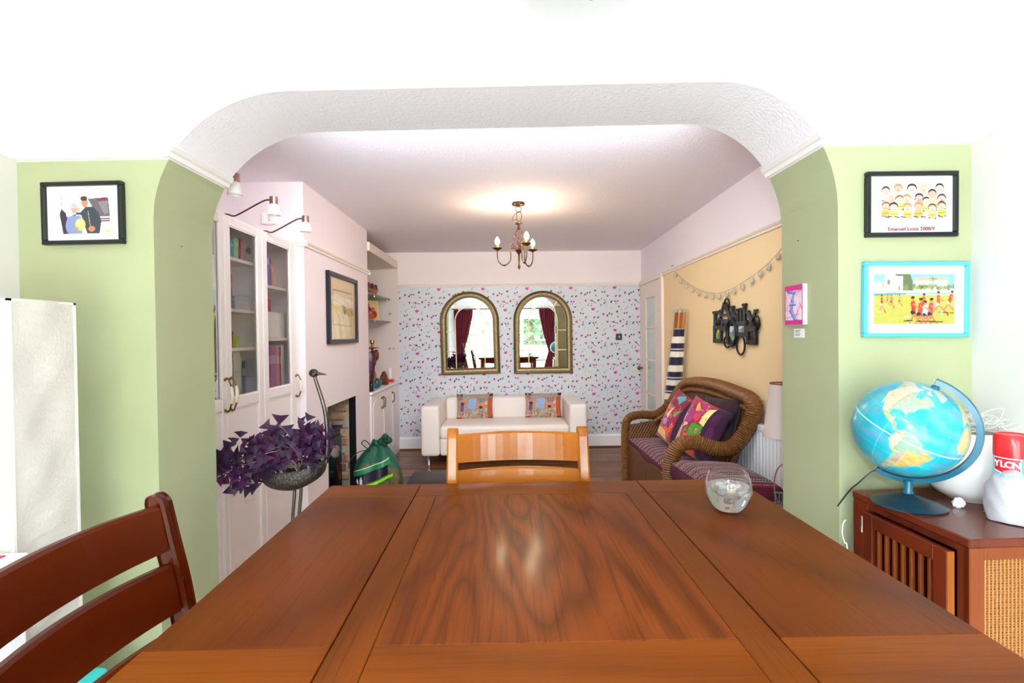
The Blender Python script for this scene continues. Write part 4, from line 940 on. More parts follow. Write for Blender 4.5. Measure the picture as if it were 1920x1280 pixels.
b = MB(); b.soft((1.306, 1.352, CZ+.0005), (1.325, 1.362, CZ+.004), .0018, 2); tag(b.build('scrap', mat('scrap', '#b9a98a', .6), smooth=True), 'tiny beige scrap lying behind the plastic bag', 'scrap')

# ================================================================ PAPER FLOOR LAMP, side table, turquoise bag (left of the near room)
pl = empty('paper_lamp', (-1.35, 1.40, 0), label='tall square white rice-paper floor lamp in the left corner', cat='floor lamp')
b = MB()
nz = 150
for (x0, y0, x1, y1) in ((-1.25, 1.30, -1.25, 1.50), (-1.45, 1.30, -1.25, 1.30), (-1.45, 1.50, -1.45, 1.30), (-1.25, 1.50, -1.45, 1.50)):
    V = []; n = 14; nx = Vector((y1-y0, -(x1-x0), 0)).normalized()
    for j in range(nz+1):
        z = .04+1.47*j/nz
        for i in range(n+1):
            u = i/n; e = math.sin(PI*u); w = (.0016*math.sin(z*190+3*math.sin(u*4+z*3))+.003*math.sin(z*13+u*5+x0)-.002*math.sin(z*31-u*7))*e - .004*e*math.sin(PI*(z)/1.5)
            V.append(Vector((x0+(x1-x0)*u, y0+(y1-y0)*u, z))+nx*w)
    F = [(j*(n+1)+i, j*(n+1)+i+1, (j+1)*(n+1)+i+1, (j+1)*(n+1)+i) for j in range(nz) for i in range(n)]; b.add(V, F)
b.build('paper_shade', mat('rice_paper', '#d3cfc6', .95, bump=(120, .6, .003)), pl, smooth=True)
b = MB()
for x in (-1.447, -1.253):
    for y in (1.303, 1.497): b.box((x-.004, y-.004, 0), (x+.004, y+.004, 1.508))
for z in (.04, 1.506):
    b.box((-1.451, 1.299, z-.003), (-1.249, 1.307, z+.003)); b.box((-1.451, 1.493, z-.003), (-1.249, 1.501, z+.003)); b.box((-1.451, 1.299, z-.003), (-1.443, 1.501, z+.003)); b.box((-1.257, 1.299, z-.003), (-1.249, 1.501, z+.003))
b.build('wire_frame', mat('lamp_wire', '#e9e6de', .5), pl)
b = MB(); b.box((-1.45, 1.30, 0), (-1.25, 1.50, .025), .004); b.build('base', black_satin, pl)
stt = empty('side_table', (-1.4, 1.06, 0), label='white side table with a crimson top in the left corner, behind the dark chair', cat='side table')
b = MB(); b.box((-1.61, .82, .835), (-1.20, 1.285, .87), .003); b.build('tabletop', gloss_white, stt)
b = MB(); b.box((-1.58, .85, .8705), (-1.235, 1.262, .873)); tag(b.build('inlay', mat('crimson_panel', '#d8204e', .4), stt), 'crimson panel')
for x in (-1.6, -1.25):
    for y in (.83, 1.235):
        b = MB(); b.box((x, y, 0), (x+.045, y+.045, .834), .003); b.build('leg', gloss_white, stt)
b = MB(); b.soft((-1.197, 1.02, .001), (-1.137, 1.46, .47), .02, 3); ba = tag(b.build('turquoise_bag', mat('turquoise_fabric', '#3fd9d6', .8, bump=(40, .3, .003)), smooth=True), 'turquoise fabric bag on the floor beside the paper lamp', 'bag')
b = MB(); b.tube(arc((1.24, .47), .06, 0, PI, 12, 'yz', -1.167), .006, 6); b.build('handle', mat('turquoise_fabric'), ba, smooth=True)

# ================================================================ TALL BOOKCASE in the left alcove
CX = -1.362; bk = empty('bookcase', (-1.55, 2.72, 0), label='tall white bookcase with glazed doors in the left alcove', cat='bookcase')
b = MB()
b.box((XL+.002, 2.06, 0), (CX-.024, 2.08, 2.01)); b.box((XL+.002, 3.345, 0), (CX+.0, 3.383, 2.01)); b.box((XL+.002, 2.06, 1.99), (CX-.002, 3.345, 2.012)); b.box((XL+.002, 2.08, .0), (CX-.03, 3.345, .08)); 
for y in (2.5045, 2.8945): b.box((-1.630, y-.009, .08), (CX-.024, y+.009, 1.99))
b.box((-1.630, 2.08, 1.04), (CX-.024, 3.345, 1.06)); b.build('carcass', cab_white, bk)
b = MB(); b.box((-1.640, 2.08, .08), (-1.630, 3.345, 1.99)); b.build('back_panel', mat('bookcase_back', '#f2f8f5', .6), bk)
def bookdoor(y0, y1, hy, s, s2):
    d = empty('door', (CX, y0, 0)); d.parent = bk; d.location = WM[bk.name].inverted()@Vector((CX, y0, 0)); WM[d.name] = WM[bk.name]@Matrix.Translation(d.location)
    b = MB(); x0, x1 = CX-.022, CX
    b.box((x0, y0, .085), (x1, y0+s, 2.008), .003); b.box((x0, y1-s2, .085), (x1, y1, 2.008), .003); b.box((x0, y0+s, 1.965), (x1, y1-s2, 2.008), .002); b.box((x0, y0+s, 1.048), (x1, y1-s2, 1.104), .003); b.box((x0, y0+s, .085), (x1, y1-s2, .16), .002)
    b.build('door_frame', cab_white, d)
    b = MB(); b.box((x0+.004, y0+s, .16), (x1-.010, y1-s2, 1.048)); b.build('door_panel', cab_white, d)
    b = MB()
    for z0, z1, ya, yb in ((1.104, 1.965, y0+s, y1-s2), (.16, 1.048, y0+s, y1-s2)):
        b.box((x1-.009, ya, z0), (x1-.003, ya+.006, z1)); b.box((x1-.009, yb-.006, z0), (x1-.003, yb, z1)); b.box((x1-.009, ya, z0), (x1-.003, yb, z0+.006)); b.box((x1-.009, ya, z1-.006), (x1-.003, yb, z1))
    b.build('bead', cab_white, d)
    b = MB(); b.quad((x1-.012, y0+s, 1.104), (x1-.012, y1-s2, 1.104), (x1-.012, y1-s2, 1.965), (x1-.012, y0+s, 1.965)); b.build('glass_pane', clear, d)
    ha = empty('handle', (CX, hy, 1.12)); return d
def handle(par, x, y, z, h=.13, axis=1):
    """ceramic bow handle with brass ends on a +x facing door"""
    for s in (1, -1):
        bb = MB(); bb.tube(smooth_path([(x, y, z+s*h/2), (x+.018, y, z+s*(h/2+.004)), (x+.030, y, z+s*h*.33), (x+.032, y, z+s*h*.28)], 5), .0042, 8)
        bb.sphere((x+.002, y, z+s*h/2), .008, 10, 6); bb.sphere((x+.032, y, z+s*h*.30), .0062, 10, 6); bb.sphere((x+.010, y, z+s*(h/2+.007)), .0055, 8, 5)
        o = bb.build('handle_bracket', brass, par, smooth=True)
    bb = MB(); bb.tube(smooth_path([(x+.032, y, z+h*.28), (x+.036, y, z), (x+.032, y, z-h*.28)], 4), [.006, .007, .008, .0085, .009, .0085, .008, .007, .006], 10)
    tag(bb.build('handle_grip', mat('cream_ceramic', '#efe6cf', .2, coat=.5), par, smooth=True), 'cream ceramic grip'); return o
def mkdoor(y0, y1, hy, hz, hh=.15, s=.05, s2=.05):
    n0 = len(bpy.data.objects); d = bookdoor(y0, y1, hy, s, s2)
    bpy.data.objects.remove([o for o in bpy.data.objects if o.name.startswith('handle') and o.type == 'EMPTY'][0])
    handle(d, CX, hy, hz, hh)
mkdoor(2.075, 2.503, 2.484, 1.125, s2=.040); mkdoor(2.506, 2.893, 2.53, 1.125, s=.050, s2=.058); mkdoor(2.896, 3.343, 3.322, 1.088, .13, s=.056, s2=.08)
shm = mat('shelf_board', '#efe4dc', .5)
def shelf(y0, y1, z):
    bb = MB(); bb.box((-1.629, y0, z-.018), (CX-.03, y1, z), .001); bb.build('shelf', shm, bk)
for z in (1.70, 1.40): shelf(2.082, 2.494, z)
for z in (1.82, 1.555, 1.352): shelf(2.515, 2.884, z)
for z in (1.715, 1.40): shelf(2.905, 3.343, z)
bb = MB(); bb.lathe([(0, 0), (.02, .001), (.02, .008), (0, .01)], (0, 0, 0), 14, M=T(CX-.045, 2.84, 1.885)@Matrix.Rotation(-PI/2, 4, 'Y')); bb.build('hinge_cup', chrome, bk)
# books and boxes: (door, y, thickness, height, shelf z, colour, lean, label)
def book(y, th, h, z, col, label, lean=0, depth=.19, group=None, pages=True, x1=None):
    x1 = x1 or CX-.05; M = T(x1, y, z+.0005)@Matrix.Rotation(-lean, 4, 'X')
    o = empty('book', (x1, y, z), label=label, cat='book', group=group)
    b = MB(); b.box((-depth, 0, 0), (0, th, h), .0015, M); b.build('cover', mat('cover_'+col.strip('#'), col, .5), o)
    b = MB(); b.box((-depth+.002, .003, h), (-.004, th-.003, h+.0012), 0, M); b.build('page_block', mat('book_pages', '#f3ecdc', .8), o)
    b = MB(); b.box((0.0003, .004, h*.62), (.0009, th-.004, h*.8), 0, M); b.build('spine_panel', mat('spine_'+col.strip('#'), ''.join(['#']+['%02x' % min(255, int(int(col[i:i+2], 16)*.5+110)) for i in (1, 3, 5)]), .5), o)
    return o
S = CX-.05
book(2.432, .026, .12, 1.70, '#2f6fb0', 'blue book on the upper shelf behind the leftmost glazed door')
book(2.460, .014, .11, 1.70, '#7a5fa8', 'thin violet book beside the blue one behind the leftmost glazed door')
book(2.432, .030, .27, 1.40, '#3f7f92', 'tall teal folder on the middle shelf behind the leftmost glazed door')
book(2.464, .026, .27, 1.40, '#9cc4cf', 'tall pale blue folder on the middle shelf behind the leftmost glazed door')
book(2.440, .034, .27, 1.065, '#2e1430', 'dark plum book at the bottom behind the leftmost glazed door')
book(2.700, .012, .125, 1.822, '#c9b04a', 'thin ochre book behind the turquoise one on the top shelf of the middle glazed door', depth=.1, x1=CX-.16)
book(2.640, .035, .095, 1.822, '#3fa0b4', 'turquoise book leaning on the top shelf of the middle glazed door', .12)
book(2.688, .045, .110, 1.822, '#9fbf98', 'sage green book on the top shelf of the middle glazed door', .05)
book(2.752, .011, .118, 1.822, '#c4405a', 'thin crimson book leaning at the end of the top shelf, middle glazed door', .08)
book(2.618, .030, .165, 1.557, '#d9cfae', 'cream book on the second shelf of the middle glazed door')
book(2.650, .014, .175, 1.557, '#b0405c', 'slim rose-red book on the second shelf of the middle glazed door')
book(2.666, .026, .065, 1.557, '#5aa4cc', 'small sky-blue box book on the second shelf of the middle glazed door')
book(2.630, .028, .255, 1.065, '#23202c', 'black book standing at the bottom of the middle glazed door', depth=.15)
book(2.660, .070, .268, 1.065, '#d8d4cc', 'thick pale grey box file at the bottom of the middle glazed door', depth=.15)
book(2.732, .012, .240, 1.065, '#c2d27a', 'pale lime book at the bottom of the middle glazed door', depth=.15)
book(2.746, .036, .215, 1.065, '#4a5f9a', 'blue and red paperback at the bottom of the middle glazed door', depth=.15)
book(3.042, .052, .20, 1.717, '#8a68b8', 'tall lilac folder on the upper shelf of the right glazed door')
book(3.096, .020, .165, 1.717, '#6a4496', 'slim purple book on the upper shelf of the right glazed door')
book(3.118, .028, .14, 1.717, '#d98a68', 'salmon pink book on the upper shelf of the right glazed door')
book(3.055, .10, .285, 1.065, '#b06aa0', 'large mauve box on the bottom shelf of the right glazed door', depth=.15)
book(3.158, .045, .28, 1.065, '#d88a80', 'coral book beside the mauve box, right glazed door', depth=.15)
book(3.206, .022, .278, 1.065, '#8a2c50', 'narrow maroon book beside the coral one, right glazed door', depth=.15)
book(3.232, .04, .29, 1.065, '#dcd8e2', 'pale lavender folder at the end of the bottom shelf, right glazed door', depth=.15)
bb = MB(); bb.soft((S-.12, 3.05, 1.561), (S-.01, 3.125, 1.64), .006, 2); o = tag(bb.build('red_box', mat('red_tin', '#d62a34', .35), smooth=True), 'red box standing on a white box behind the right glazed door', 'box')
bb = MB(); bb.box((S-.19, 3.03, 1.4005), (S-.005, 3.30, 1.56), .004); tag(bb.build('white_box', mat('white_box', '#f0e9ea', .6)), 'large white box on the middle shelf behind the right glazed door', 'box')
bb = MB(); bb.lathe([(0, 0), (.026, 0), (.032, .085), (.029, .085), (.024, .006), (0, .006)], (S-.035, 2.668, 1.352), 20); tag(bb.build('magenta_cup', mat('magenta_plastic', '#c81e74', .3), smooth=True), 'magenta cup behind the middle glazed door', 'cup')
bb = MB(); bb.lathe([(0, 0), (.020, 0), (.024, .058), (.021, .058), (.018, .005), (0, .005)], (S-.03, 2.725, 1.352), 20); tag(bb.build('lime_cup', mat('lime_plastic', '#9ccf2a', .3), smooth=True), 'lime green cup behind the middle glazed door', 'cup')
# three reading lamps on the bookcase top
def track(y, label):
    o = empty('cabinet_lamp', (CX, y, 2.012), label=label, cat='lamp')
    b = MB(); b.tube(smooth_path([(CX-.03, y-.01, 2.016), (CX-.005, y, 2.018), (CX+.022, y+.004, 2.010), (CX+.06, y+.004, 2.025), (CX+.17, y+.004, 2.083), (CX+.205, y+.004, 2.088)], 5), .0042, 8); b.build('arm', mat('copper_bronze', '#7a5444', .3, metal=.9), o, smooth=True)
    b = MB(); b.lathe([(0, 2.104), (.019, 2.103), (.0195, 2.101), (.0195, 2.066), (0, 2.066)], (CX+.222, y+.004, 0), 20); b.build('cap', mat('copper_cap', '#b08a78', .25, metal=.9), o, smooth=True)
    b = MB(); b.lathe([(.018, 2.066), (.026, 2.050), (.030, 2.028), (.032, 2.012), (.030, 2.012), (.024, 2.05), (.015, 2.062)], (CX+.222, y+.004, 0), 20); b.build('glass_shade', mat('frosted_glass', '#f6f5f4', .3, trans=.08), o, smooth=True)
track(2.185, 'bronze cabinet lamp nearest the archway, half hidden by the green pier'); track(2.55, 'bronze cabinet lamp in the middle, over the middle glazed door'); track(2.955, 'bronze cabinet lamp farthest from the archway, over the right glazed door')
al_ = empty('alarm_sensor', (-1.53, 3.385, 2.185), label='small white sensor box high on the wall above the bookcase', cat='sensor')
b = MB(); b.soft((-1.582, 3.352, 2.148), (-1.478, 3.384, 2.222), .01, 2); b.build('casing', gloss_white, al_, smooth=True)
b = MB()
for k in range(4): b.box((-1.535, 3.351, 2.168+k*.011), (-1.522, 3.3525, 2.172+k*.011))
b.build('vents', mat('grey_vents', '#9a8c92', .6), al_)

# ================================================================ CHIMNEY BREAST: picture, stove, hearth, bag
cv = Canvas(90, 100, '#d9bf8f'); cv.noise(.06, 7); cv.rect(.12, .72, .9, 1, '#e2cba4', .5)
cv.poly([(.05, .62), (.3, .70), (.5, .60), (.75, .72), (.95, .62), (.8, .5), (.95, .40), (.6, .45), (.5, .3), (.4, .46), (.05, .5)], '#b9a04a', .45)
cv.ell(.3, .64, .26, .09, '#f3ead8', .8); cv.ell(.72, .62, .22, .08, '#efe6d2', .75); cv.ell(.25, .50, .2, .07, '#d7bf58', .6); cv.ell(.78, .46, .18, .07, '#a8862c', .6); cv.ell(.55, .5, .07, .06, '#7a6a6a', .7); cv.ell(.58, .46, .035, .045, '#2e2628')
for k in range(5): cv.line((.2+.13*k, .28), (.32+.12*k, .02), .02, ['#efdfc4', '#c9ab7c'][k % 2], .45)
for p, q in (((.14, .80), (.86, .80)), ((.86, .80), (.84, .22)), ((.14, .80), (.12, .24)), ((.12, .24), (.84, .22))): cv.line(p, q, .006, '#5a4a3a', .8)
po_ = empty('orchid_print', (XC, 4.15, 1.62), label='cream and ochre flower print in a black frame on the chimney breast', cat='picture')
XP = XC+.001; ya, yb, za, zb = 3.78, 4.52, 1.35, 1.90
for lo, hi in (((XP, ya, za), (XP+.028, yb, za+.034)), ((XP, ya, zb-.034), (XP+.028, yb, zb)), ((XP, ya, za+.034), (XP+.028, ya+.040, zb-.034)), ((XP, yb-.04, za+.034), (XP+.028, yb, zb-.034))):
    b = MB(); b.box(lo, hi, .003); b.build('frame_bar', mat('navy_black_frame', '#171a28', .3), po_)
b = MB(); b.box((XP, ya+.04, za+.034), (XP+.008, yb-.04, zb-.034)); b.build('backing', mat('card_backing', '#e0c79c', .7), po_)
cv.grid(lambda X, Y: (np.full(X.shape, XP+.009), ya+.042+X*(yb-ya-.084), za+.036+Y*(zb-za-.072)), 'print', M_print, po_)
b = MB(); b.quad((XP+.014, ya+.04, za+.034), (XP+.014, yb-.04, za+.034), (XP+.014, yb-.04, zb-.034), (XP+.014, ya+.04, zb-.034)); b.build('glazing', picture_glass, po_)
# wood-burning stove in the opening
sv = empty('stove', (-1.53, 4.03, 0), label='black cast-iron wood stove in the brick fireplace', cat='stove'); iron = mat('cast_iron', '#1c1c20', .45, metal=.3, bump=(80, .2, .002))
b = MB(); b.box((-1.70, 3.83, .08), (-1.375, 4.25, .64), .008); b.build('body', iron, sv)
b = MB(); b.box((-1.72, 3.81, .6405), (-1.362, 4.27, .665), .006); b.build('top_plate', iron, sv)
b = MB(); b.box((-1.3745, 3.86, .16), (-1.352, 4.20, .60), .006); b.build('door', iron, sv)
b = MB(); pts = [(3.90, .24), (4.16, .24), (4.16, .46)]+[(4.03+.13*math.cos(a), .46+.08*math.sin(a)) for a in np.linspace(.2, PI-.2, 8)]+[(3.90, .46)]; b.prism([(y, z) for y, z in pts], 0, -1.3515, -1.349); b.build('door_glass', mat('stove_glass', '#0c0d10', .05, coat=1), sv)
b = MB(); b.tube(smooth_path([(-1.35, 4.185, .46), (-1.332, 4.19, .45), (-1.332, 4.19, .37), (-1.35, 4.185, .36)]), .005, 8); b.build('handle', mat('steel_handle', '#8a8d90', .35, metal=.8), sv, smooth=True)
for x in (-1.68, -1.40):
    for y in (3.86, 4.22):
        b = MB(); b.lathe([(.02, .0), (.016, .02), (.02, .079)], (x, y, .0), 10, cap=True); b.build('foot', iron, sv)
b = MB(); b.lathe([(.06, 0), (.06, .21)], (-1.56, 4.04, .665), 20); b.build('flue', iron, sv, smooth=True)
slate = mat('slate_hearth', '#2a2e36', .35, bump=(20, .3, .003), var=(8, '#3b4048', .7))
he = empty('hearth', (-1.1, 4.3, 0), label='dark slate hearth slabs on the floor in front of the fireplace', cat='hearth')
for i in range(3):
    for (x0, x1) in ((XC+.004, -1.08), (-1.078, -.90)):
        b = MB(); b.box((x0, 3.62+i*.46, .0005), (x1, 3.62+i*.46+.458, .022), .002); b.build('slab', slate, he)
b = MB(); b.soft((-.875, 4.28, .0), (-.30, 4.82, .13), .04, 3, puff=.012)
pf = tag(b.build('leather_pouf', mat('dark_brown_leather', '#2a1718', .45, bump=(50, .4, .003)), smooth=True), 'low dark brown leather floor cushion beside the hearth, behind the table edge', 'floor cushion')
b = MB(); b.tube([(-.86, 4.285, .07), (-.32, 4.285, .07)], .004, 6); b.build('piping', mat('dark_brown_leather'), pf, smooth=True)
# green net bag with kindling, boxes inside
bgp = empty('net_bag', (-1.10, 4.30, .022), label='green net bag full of kindling with green labels, on the hearth', cat='bag')
def nb_r(t): return .20*(.86+.14*min(1, t*6))*(max(0, 1-max(0, t-.25)**2.6*2.35))**.75 if t < .90 else .045+.018*math.sin((t-.9)*30)
b = MB(); n, mz = 56, 34; V = []; cols = []
for j in range(mz+1):
    t = j/mz; z = .024+.50*t; base = nb_r(t)
    for i in range(n):
        a = 2*PI*i/n; r = base*(1+.09*math.sin(3*a+t*5)+.05*math.sin(7*a-4*t)+.04*rng.random())
        V.append((-1.10+r*.98*math.cos(a)+.03*t, 4.30+r*.85*math.sin(a), z+.01*math.sin(5*a)))
        w = .5+.5*math.sin(13*a+z*60)*math.sin(z*37+a*3); c = np.array(lin('#2f4a34'))*(1-w)+np.array(lin('#7a6a3c'))*w
        if t > .62+.06*math.sin(3*a): c = np.array(lin('#174d3e'))*(1-w*.5)+np.array(lin('#2f7a60'))*w*.5
        cols.append(c)
F = [(j*n+i, j*n+(i+1) % n, (j+1)*n+(i+1) % n, (j+1)*n+i) for j in range(mz) for i in range(n)]+[tuple(mz*n+i for i in range(n)), tuple(range(n))[::-1]]
b.add(V, F); b.build('net_body', mat('net_bag_cloth', rough=.6, attr='Col', bump=(140, .9, .004)), bgp, smooth=True, vcol=np.array(cols))
def strip(z0, z1, a0_, a1_, col, name, rise=.07, r=1.03, lab=None):
    b = MB(); V = []; n = 28
    for i in range(n+1):
        a = a0_+(a1_-a0_)*i/n; s = (i/n)*rise
        for z in (z0+s, z1+s):
            q = nb_r((z-.024)/.5)*r*(1+.09*math.sin(3*a+(z-.024)/.5*5)+.05*math.sin(7*a-4*(z-.024)/.5)+.03); V.append((-1.10+q*.98*math.cos(a)+.03*(z-.024)/.5, 4.30+q*.85*math.sin(a), z))
    b.add(V, [(2*i, 2*i+1, 2*i+3, 2*i+2) for i in range(n)]); o = b.build(name, mat('strip_'+col.strip('#'), col, .35), bgp, smooth=True)
    if lab: o['label'] = lab
strip(.235, .275, -2.7, -.75, '#15804a', 'label_band', .12, 1.03, 'dark green label band'); strip(.2745, .281, -2.7, -.75, '#cfe6c8', 'label_edge', .12, 1.035); strip(.15, .2345, -2.6, -.9, '#16142a', 'label_window', .12, 1.02, 'dark printed panel'); strip(.125, .1495, -2.5, -.7, '#7fdc1e', 'label_band', .12, 1.03, 'bright lime label band')
for a, h, w in ((-1.95, .06, .012), (-2.12, .04, .009)):
    p = (-1.095+.222*math.cos(a), 4.30+.192*math.sin(a)); b = MB(); M = T(p[0], p[1], .20)@Rz(a+PI/2); b.box((-w, -.001, 0), (w, .001, h*.7), 0, M); b.box((-w*.4, -.001, h*.7), (w*.4, .001, h), 0, M); tag(b.build('printed_bottle', mat('label_white'), bgp), 'white bottle printed on the panel')
b = MB(); b.tube(smooth_path([(-1.12, 4.2, .46), (-1.17, 4.14, .53), (-1.14, 4.12, .56), (-1.11, 4.15, .52), (-1.13, 4.2, .47), (-1.2, 4.14, .46), (-1.26, 4.12, .40), (-1.28, 4.14, .33)], 6), .004, 6); b.build('drawstring', mat('dark_green_cord', '#17473a', .7), bgp, smooth=True)
b = MB(); b.tube(smooth_path([(-1.05, 4.27, .50), (-1.03, 4.25, .55), (-.99, 4.26, .56), (-.98, 4.28, .52), (-1.02, 4.3, .49)], 5), [.02+.008*math.sin(i) for i in range(21)], 8); b.build('knot', mat('net_green', '#174d3e', .7), bgp, smooth=True)

# ================================================================ RIGHT-HAND ALCOVE: low cupboard, pelmet, glass shelves, ornaments
lc = empty('low_cupboard', (-1.5, 5.6, 0), label='low white cupboard with arched panel doors in the far alcove', cat='cupboard')
LX = -1.30
b = MB(); b.box((XL+.002, 4.953, .0), (LX-.022, FAR_Y-.003, .83)); b.build('carcass', cab_white, lc)
b = MB(); b.box((XL+.002, 4.953, .831), (LX+.014, FAR_Y-.003, .856), .004); b.build('worktop', cab_white, lc)
b = MB(); b.box((LX-.0215, 4.953, .0), (LX-.004, FAR_Y-.003, .07)); b.build('plinth', cab_white, lc)
for k, (y0, y1) in enumerate(((4.965, 5.395), (5.40, 5.83), (5.835, 6.262))):
    d = empty('door', (LX, y0, 0)); d.parent = lc; d.location = WM[lc.name].inverted()@Vector((LX, y0, 0)); WM[d.name] = WM[lc.name]@Matrix.Translation(d.location)
    b = MB(); b.box((LX-.0215, y0, .08), (LX-.003, y1, .825), .004); b.build('door_leaf', cab_white, d)
    b = MB(); n = 12; ym = (y0+y1)/2; hw = (y1-y0)/2-.055
    for e, x in ((0, LX+.002),):
        pts = [(ym-hw, .14), (ym+hw, .14), (ym+hw, .70)]+[(ym+hw*math.cos(a), .70+.055*math.sin(a)) for a in np.linspace(0, PI, n)[1:-1]]+[(ym-hw, .70)]
        b.prism(pts, 0, LX-.0028, x)
    b.build('raised_panel', cab_white, d)
    hy = {0: y1-.035, 1: y0+.035, 2: y0+.035}[k]
    b = MB(); b.tube(smooth_path([(LX-.002, hy, .745), (LX+.02, hy, .75), (LX+.026, hy, .705), (LX+.02, hy, .655), (LX-.002, hy, .66)]), .005, 8); b.sphere((LX+.004, hy, .76), .008, 8, 6); b.sphere((LX+.004, hy, .645), .008, 8, 6); b.build('handle', brass, d, smooth=True)
pe2 = empty('alcove_pelmet', (-1.5, 5.6, 2.23), label='boxed pelmet with a downlight across the top of the far alcove', cat='pelmet')
b = MB(); b.box((XL+.002, 4.953, 2.235), (LX+.005, FAR_Y-.003, 2.325), .006); b.build('box', mat('pelmet_paint', '#e8d8c6', .6), pe2)
b = MB(); b.lathe([(0, -.001), (.022, -.001), (.026, -.004), (.03, -.004), (.032, 0), (0, .0005)], (-1.48, 5.35, 2.2345), 20); b.build('downlight', chrome, pe2, smooth=True)
gsh = mat('green_edged_glass', '#a9c6c0', .08, trans=.6, spec=.8, ior=1.3)
for z, nm in ((1.86, 'upper'), (1.585, 'lower')):
    o = empty('glass_shelf', (-1.58, 5.6, z), label='%s glass shelf across the far alcove' % nm, cat='shelf')
    b = MB(); b.box((XL+.003, 4.954, z-.008), (-1.385, FAR_Y-.003, z), .001); b.build('glass_plate', gsh, o)
    for y in (5.0, 5.6, 6.2):
        b = MB(); b.lathe([(0, 0), (.007, 0), (.007, -.012), (0, -.014)], (-1.42, y, z-.0085), 8, cap=True); b.build('peg', chrome, o)
def at(px, py, y):          # where a sight-line through a point of the photograph meets the depth y (only used to lay out small ornaments)
    d = rt*((px-960)/950)-up*((py-640)/950)+fwd; t = y/d.y; return Vector((0, 0, 1.4))+d*t
# toy boat / dragon ornament on the upper shelf
o = empty('carved_boat', (-1.5, 5.75, 1.861), label='small carved wooden boat ornament on the upper glass shelf', cat='ornament')
b = MB(); b.tube(smooth_path([(-1.46, 5.35, 1.935), (-1.46, 5.45, 1.905), (-1.46, 5.6, 1.895), (-1.46, 5.78, 1.905), (-1.46, 5.9, 1.95)], 5), [.008+.03*math.sin(PI*i/20)+.004 for i in range(21)], 10, flat=.8); b.build('hull', mat('orange_wood', '#b5622c', .5, var=(40, '#3c2016', .9)), o, smooth=True)
for k in range(6): 
    b = MB(); b.sphere((-1.46, 5.44+k*.075, 1.945+.02*(k % 2)), .022, 10, 8, sz=1.4); b.build('figure', mat('ornament_dark_%d' % (k % 3), ['#4a2436', '#a33c28', '#2f2a44'][k % 3], .5), o, smooth=True)
b = MB(); b.box((-1.475, 5.4, 1.861), (-1.445, 5.8, 1.872), .002); b.build('stand', mat('pale_wood', '#c9b088', .6), o)
# family photograph leaning on the lower shelf
cv = Canvas(60, 72, '#d9b47c'); cv.noise(.08, 6)
for x, y, c, h in ((.5, .80, '#c86a4a', '#2a1a18'), (.25, .58, '#c87a5a', '#2a1a18'), (.75, .58, '#c87a5a', '#3a1a18'), (.42, .45, '#d08a6a', '#2a1a18'), (.6, .42, '#d08a6a', '#2a1a18')):
    cv.ell(x, y-.28, .17, .24, {'.5': '#8a2030', '.25': '#4a2438', '.75': '#a02a2a', '.42': '#3a6aa0', '.6': '#c04a2a'}[str(x).lstrip('0')], 1); cv.ell(x, y+.02, .085, .085, h); cv.ell(x, y-.02, .07, .08, c)
o = empty('family_photo', (-1.5, 5.85, 1.586), label='family portrait photo in a cream frame on the lower glass shelf', cat='framed photo')
A, B_ = Vector((-1.60, 5.62, 1.5865)), Vector((-1.44, 5.93, 1.5865)); dv = (B_-A); nn = Vector((dv.y, -dv.x, 0)).normalized(); Mx = Matrix((dv.normalized(), -nn, Vector((0, 0, 1)))).transposed().to_4x4(); Mx.translation = A; Mx = Mx@Matrix.Rotation(-.12, 4, 'X'); Lw = dv.length
for lo, hi in (((0, 0, 0), (Lw, .012, .014)), ((0, 0, .216), (Lw, .012, .23)), ((0, 0, .014), (.014, .012, .216)), ((Lw-.014, 0, .014), (Lw, .012, .216))):
    b = MB(); b.box(lo, hi, .001, Mx); b.build('frame_bar', mat('gold_cream', '#e2c48a', .4), o)
b = MB(); b.box((.014, .004, .014), (Lw-.014, .011, .216), 0, Mx); b.build('backing', mat('card_backing'), o)
def fnp(X, Y):
    Aa = np.stack([(.015+X*(Lw-.03)).ravel(), np.full(X.size, .003), (.015+Y*.2).ravel(), np.ones(X.size)]); Bb = np.array(Mx)@Aa; return Bb[0].reshape(X.shape), Bb[1].reshape(X.shape), Bb[2].reshape(X.shape)
cv.grid(fnp, 'print', M_print, o)
o = empty('small_frame', (-1.44, 5.2, 1.586), label='small tan ornament box at the near end of the lower glass shelf', cat='ornament')
b = MB(); b.soft((-1.49, 5.2, 1.5865), (-1.41, 5.32, 1.69), .008, 2); b.build('block', mat('tan_ornament', '#c89a58', .5, var=(50, '#7a4420', .8)), o, smooth=True)
# candlestick, carved bird, dark vase, glass ball, stone, phone on the cupboard
o = empty('brass_candlestick', (-1.40, 5.40, .857), label='tall brass candlestick with drip tray on the low cupboard', cat='candlestick')
b = MB(); b.lathe([(0, 0), (.05, 0), (.045, .02), (.015, .04), (.01, .12), (.022, .17), (.012, .21), (.024, .28), (.012, .33), (.010, .40), (.02, .415), (.075, .425), (.078, .43), (.01, .435), (.012, .47), (.026, .48), (.024, .51), (0, .51)], (-1.40, 5.40, .857), 24); b.build('stem', mat('polished_brass', '#b8893c', .25, metal=1), o, smooth=True)
o = empty('carved_figure', (-1.36, 5.16, .857), label='dark multicoloured carved bird figure on the low cupboard', cat='ornament')
b = MB(); b.tube(smooth_path([(-1.37, 5.14, .857), (-1.37, 5.14, .97), (-1.365, 5.16, 1.08), (-1.36, 5.20, 1.17), (-1.35, 5.26, 1.24)], 5), [.055-.02*abs(i-8)/10 for i in range(21)], 10); b.build('body', mat('figure_red_brown', '#5a1c1e', .4, var=(22, '#2a2418', 1)), o, smooth=True)
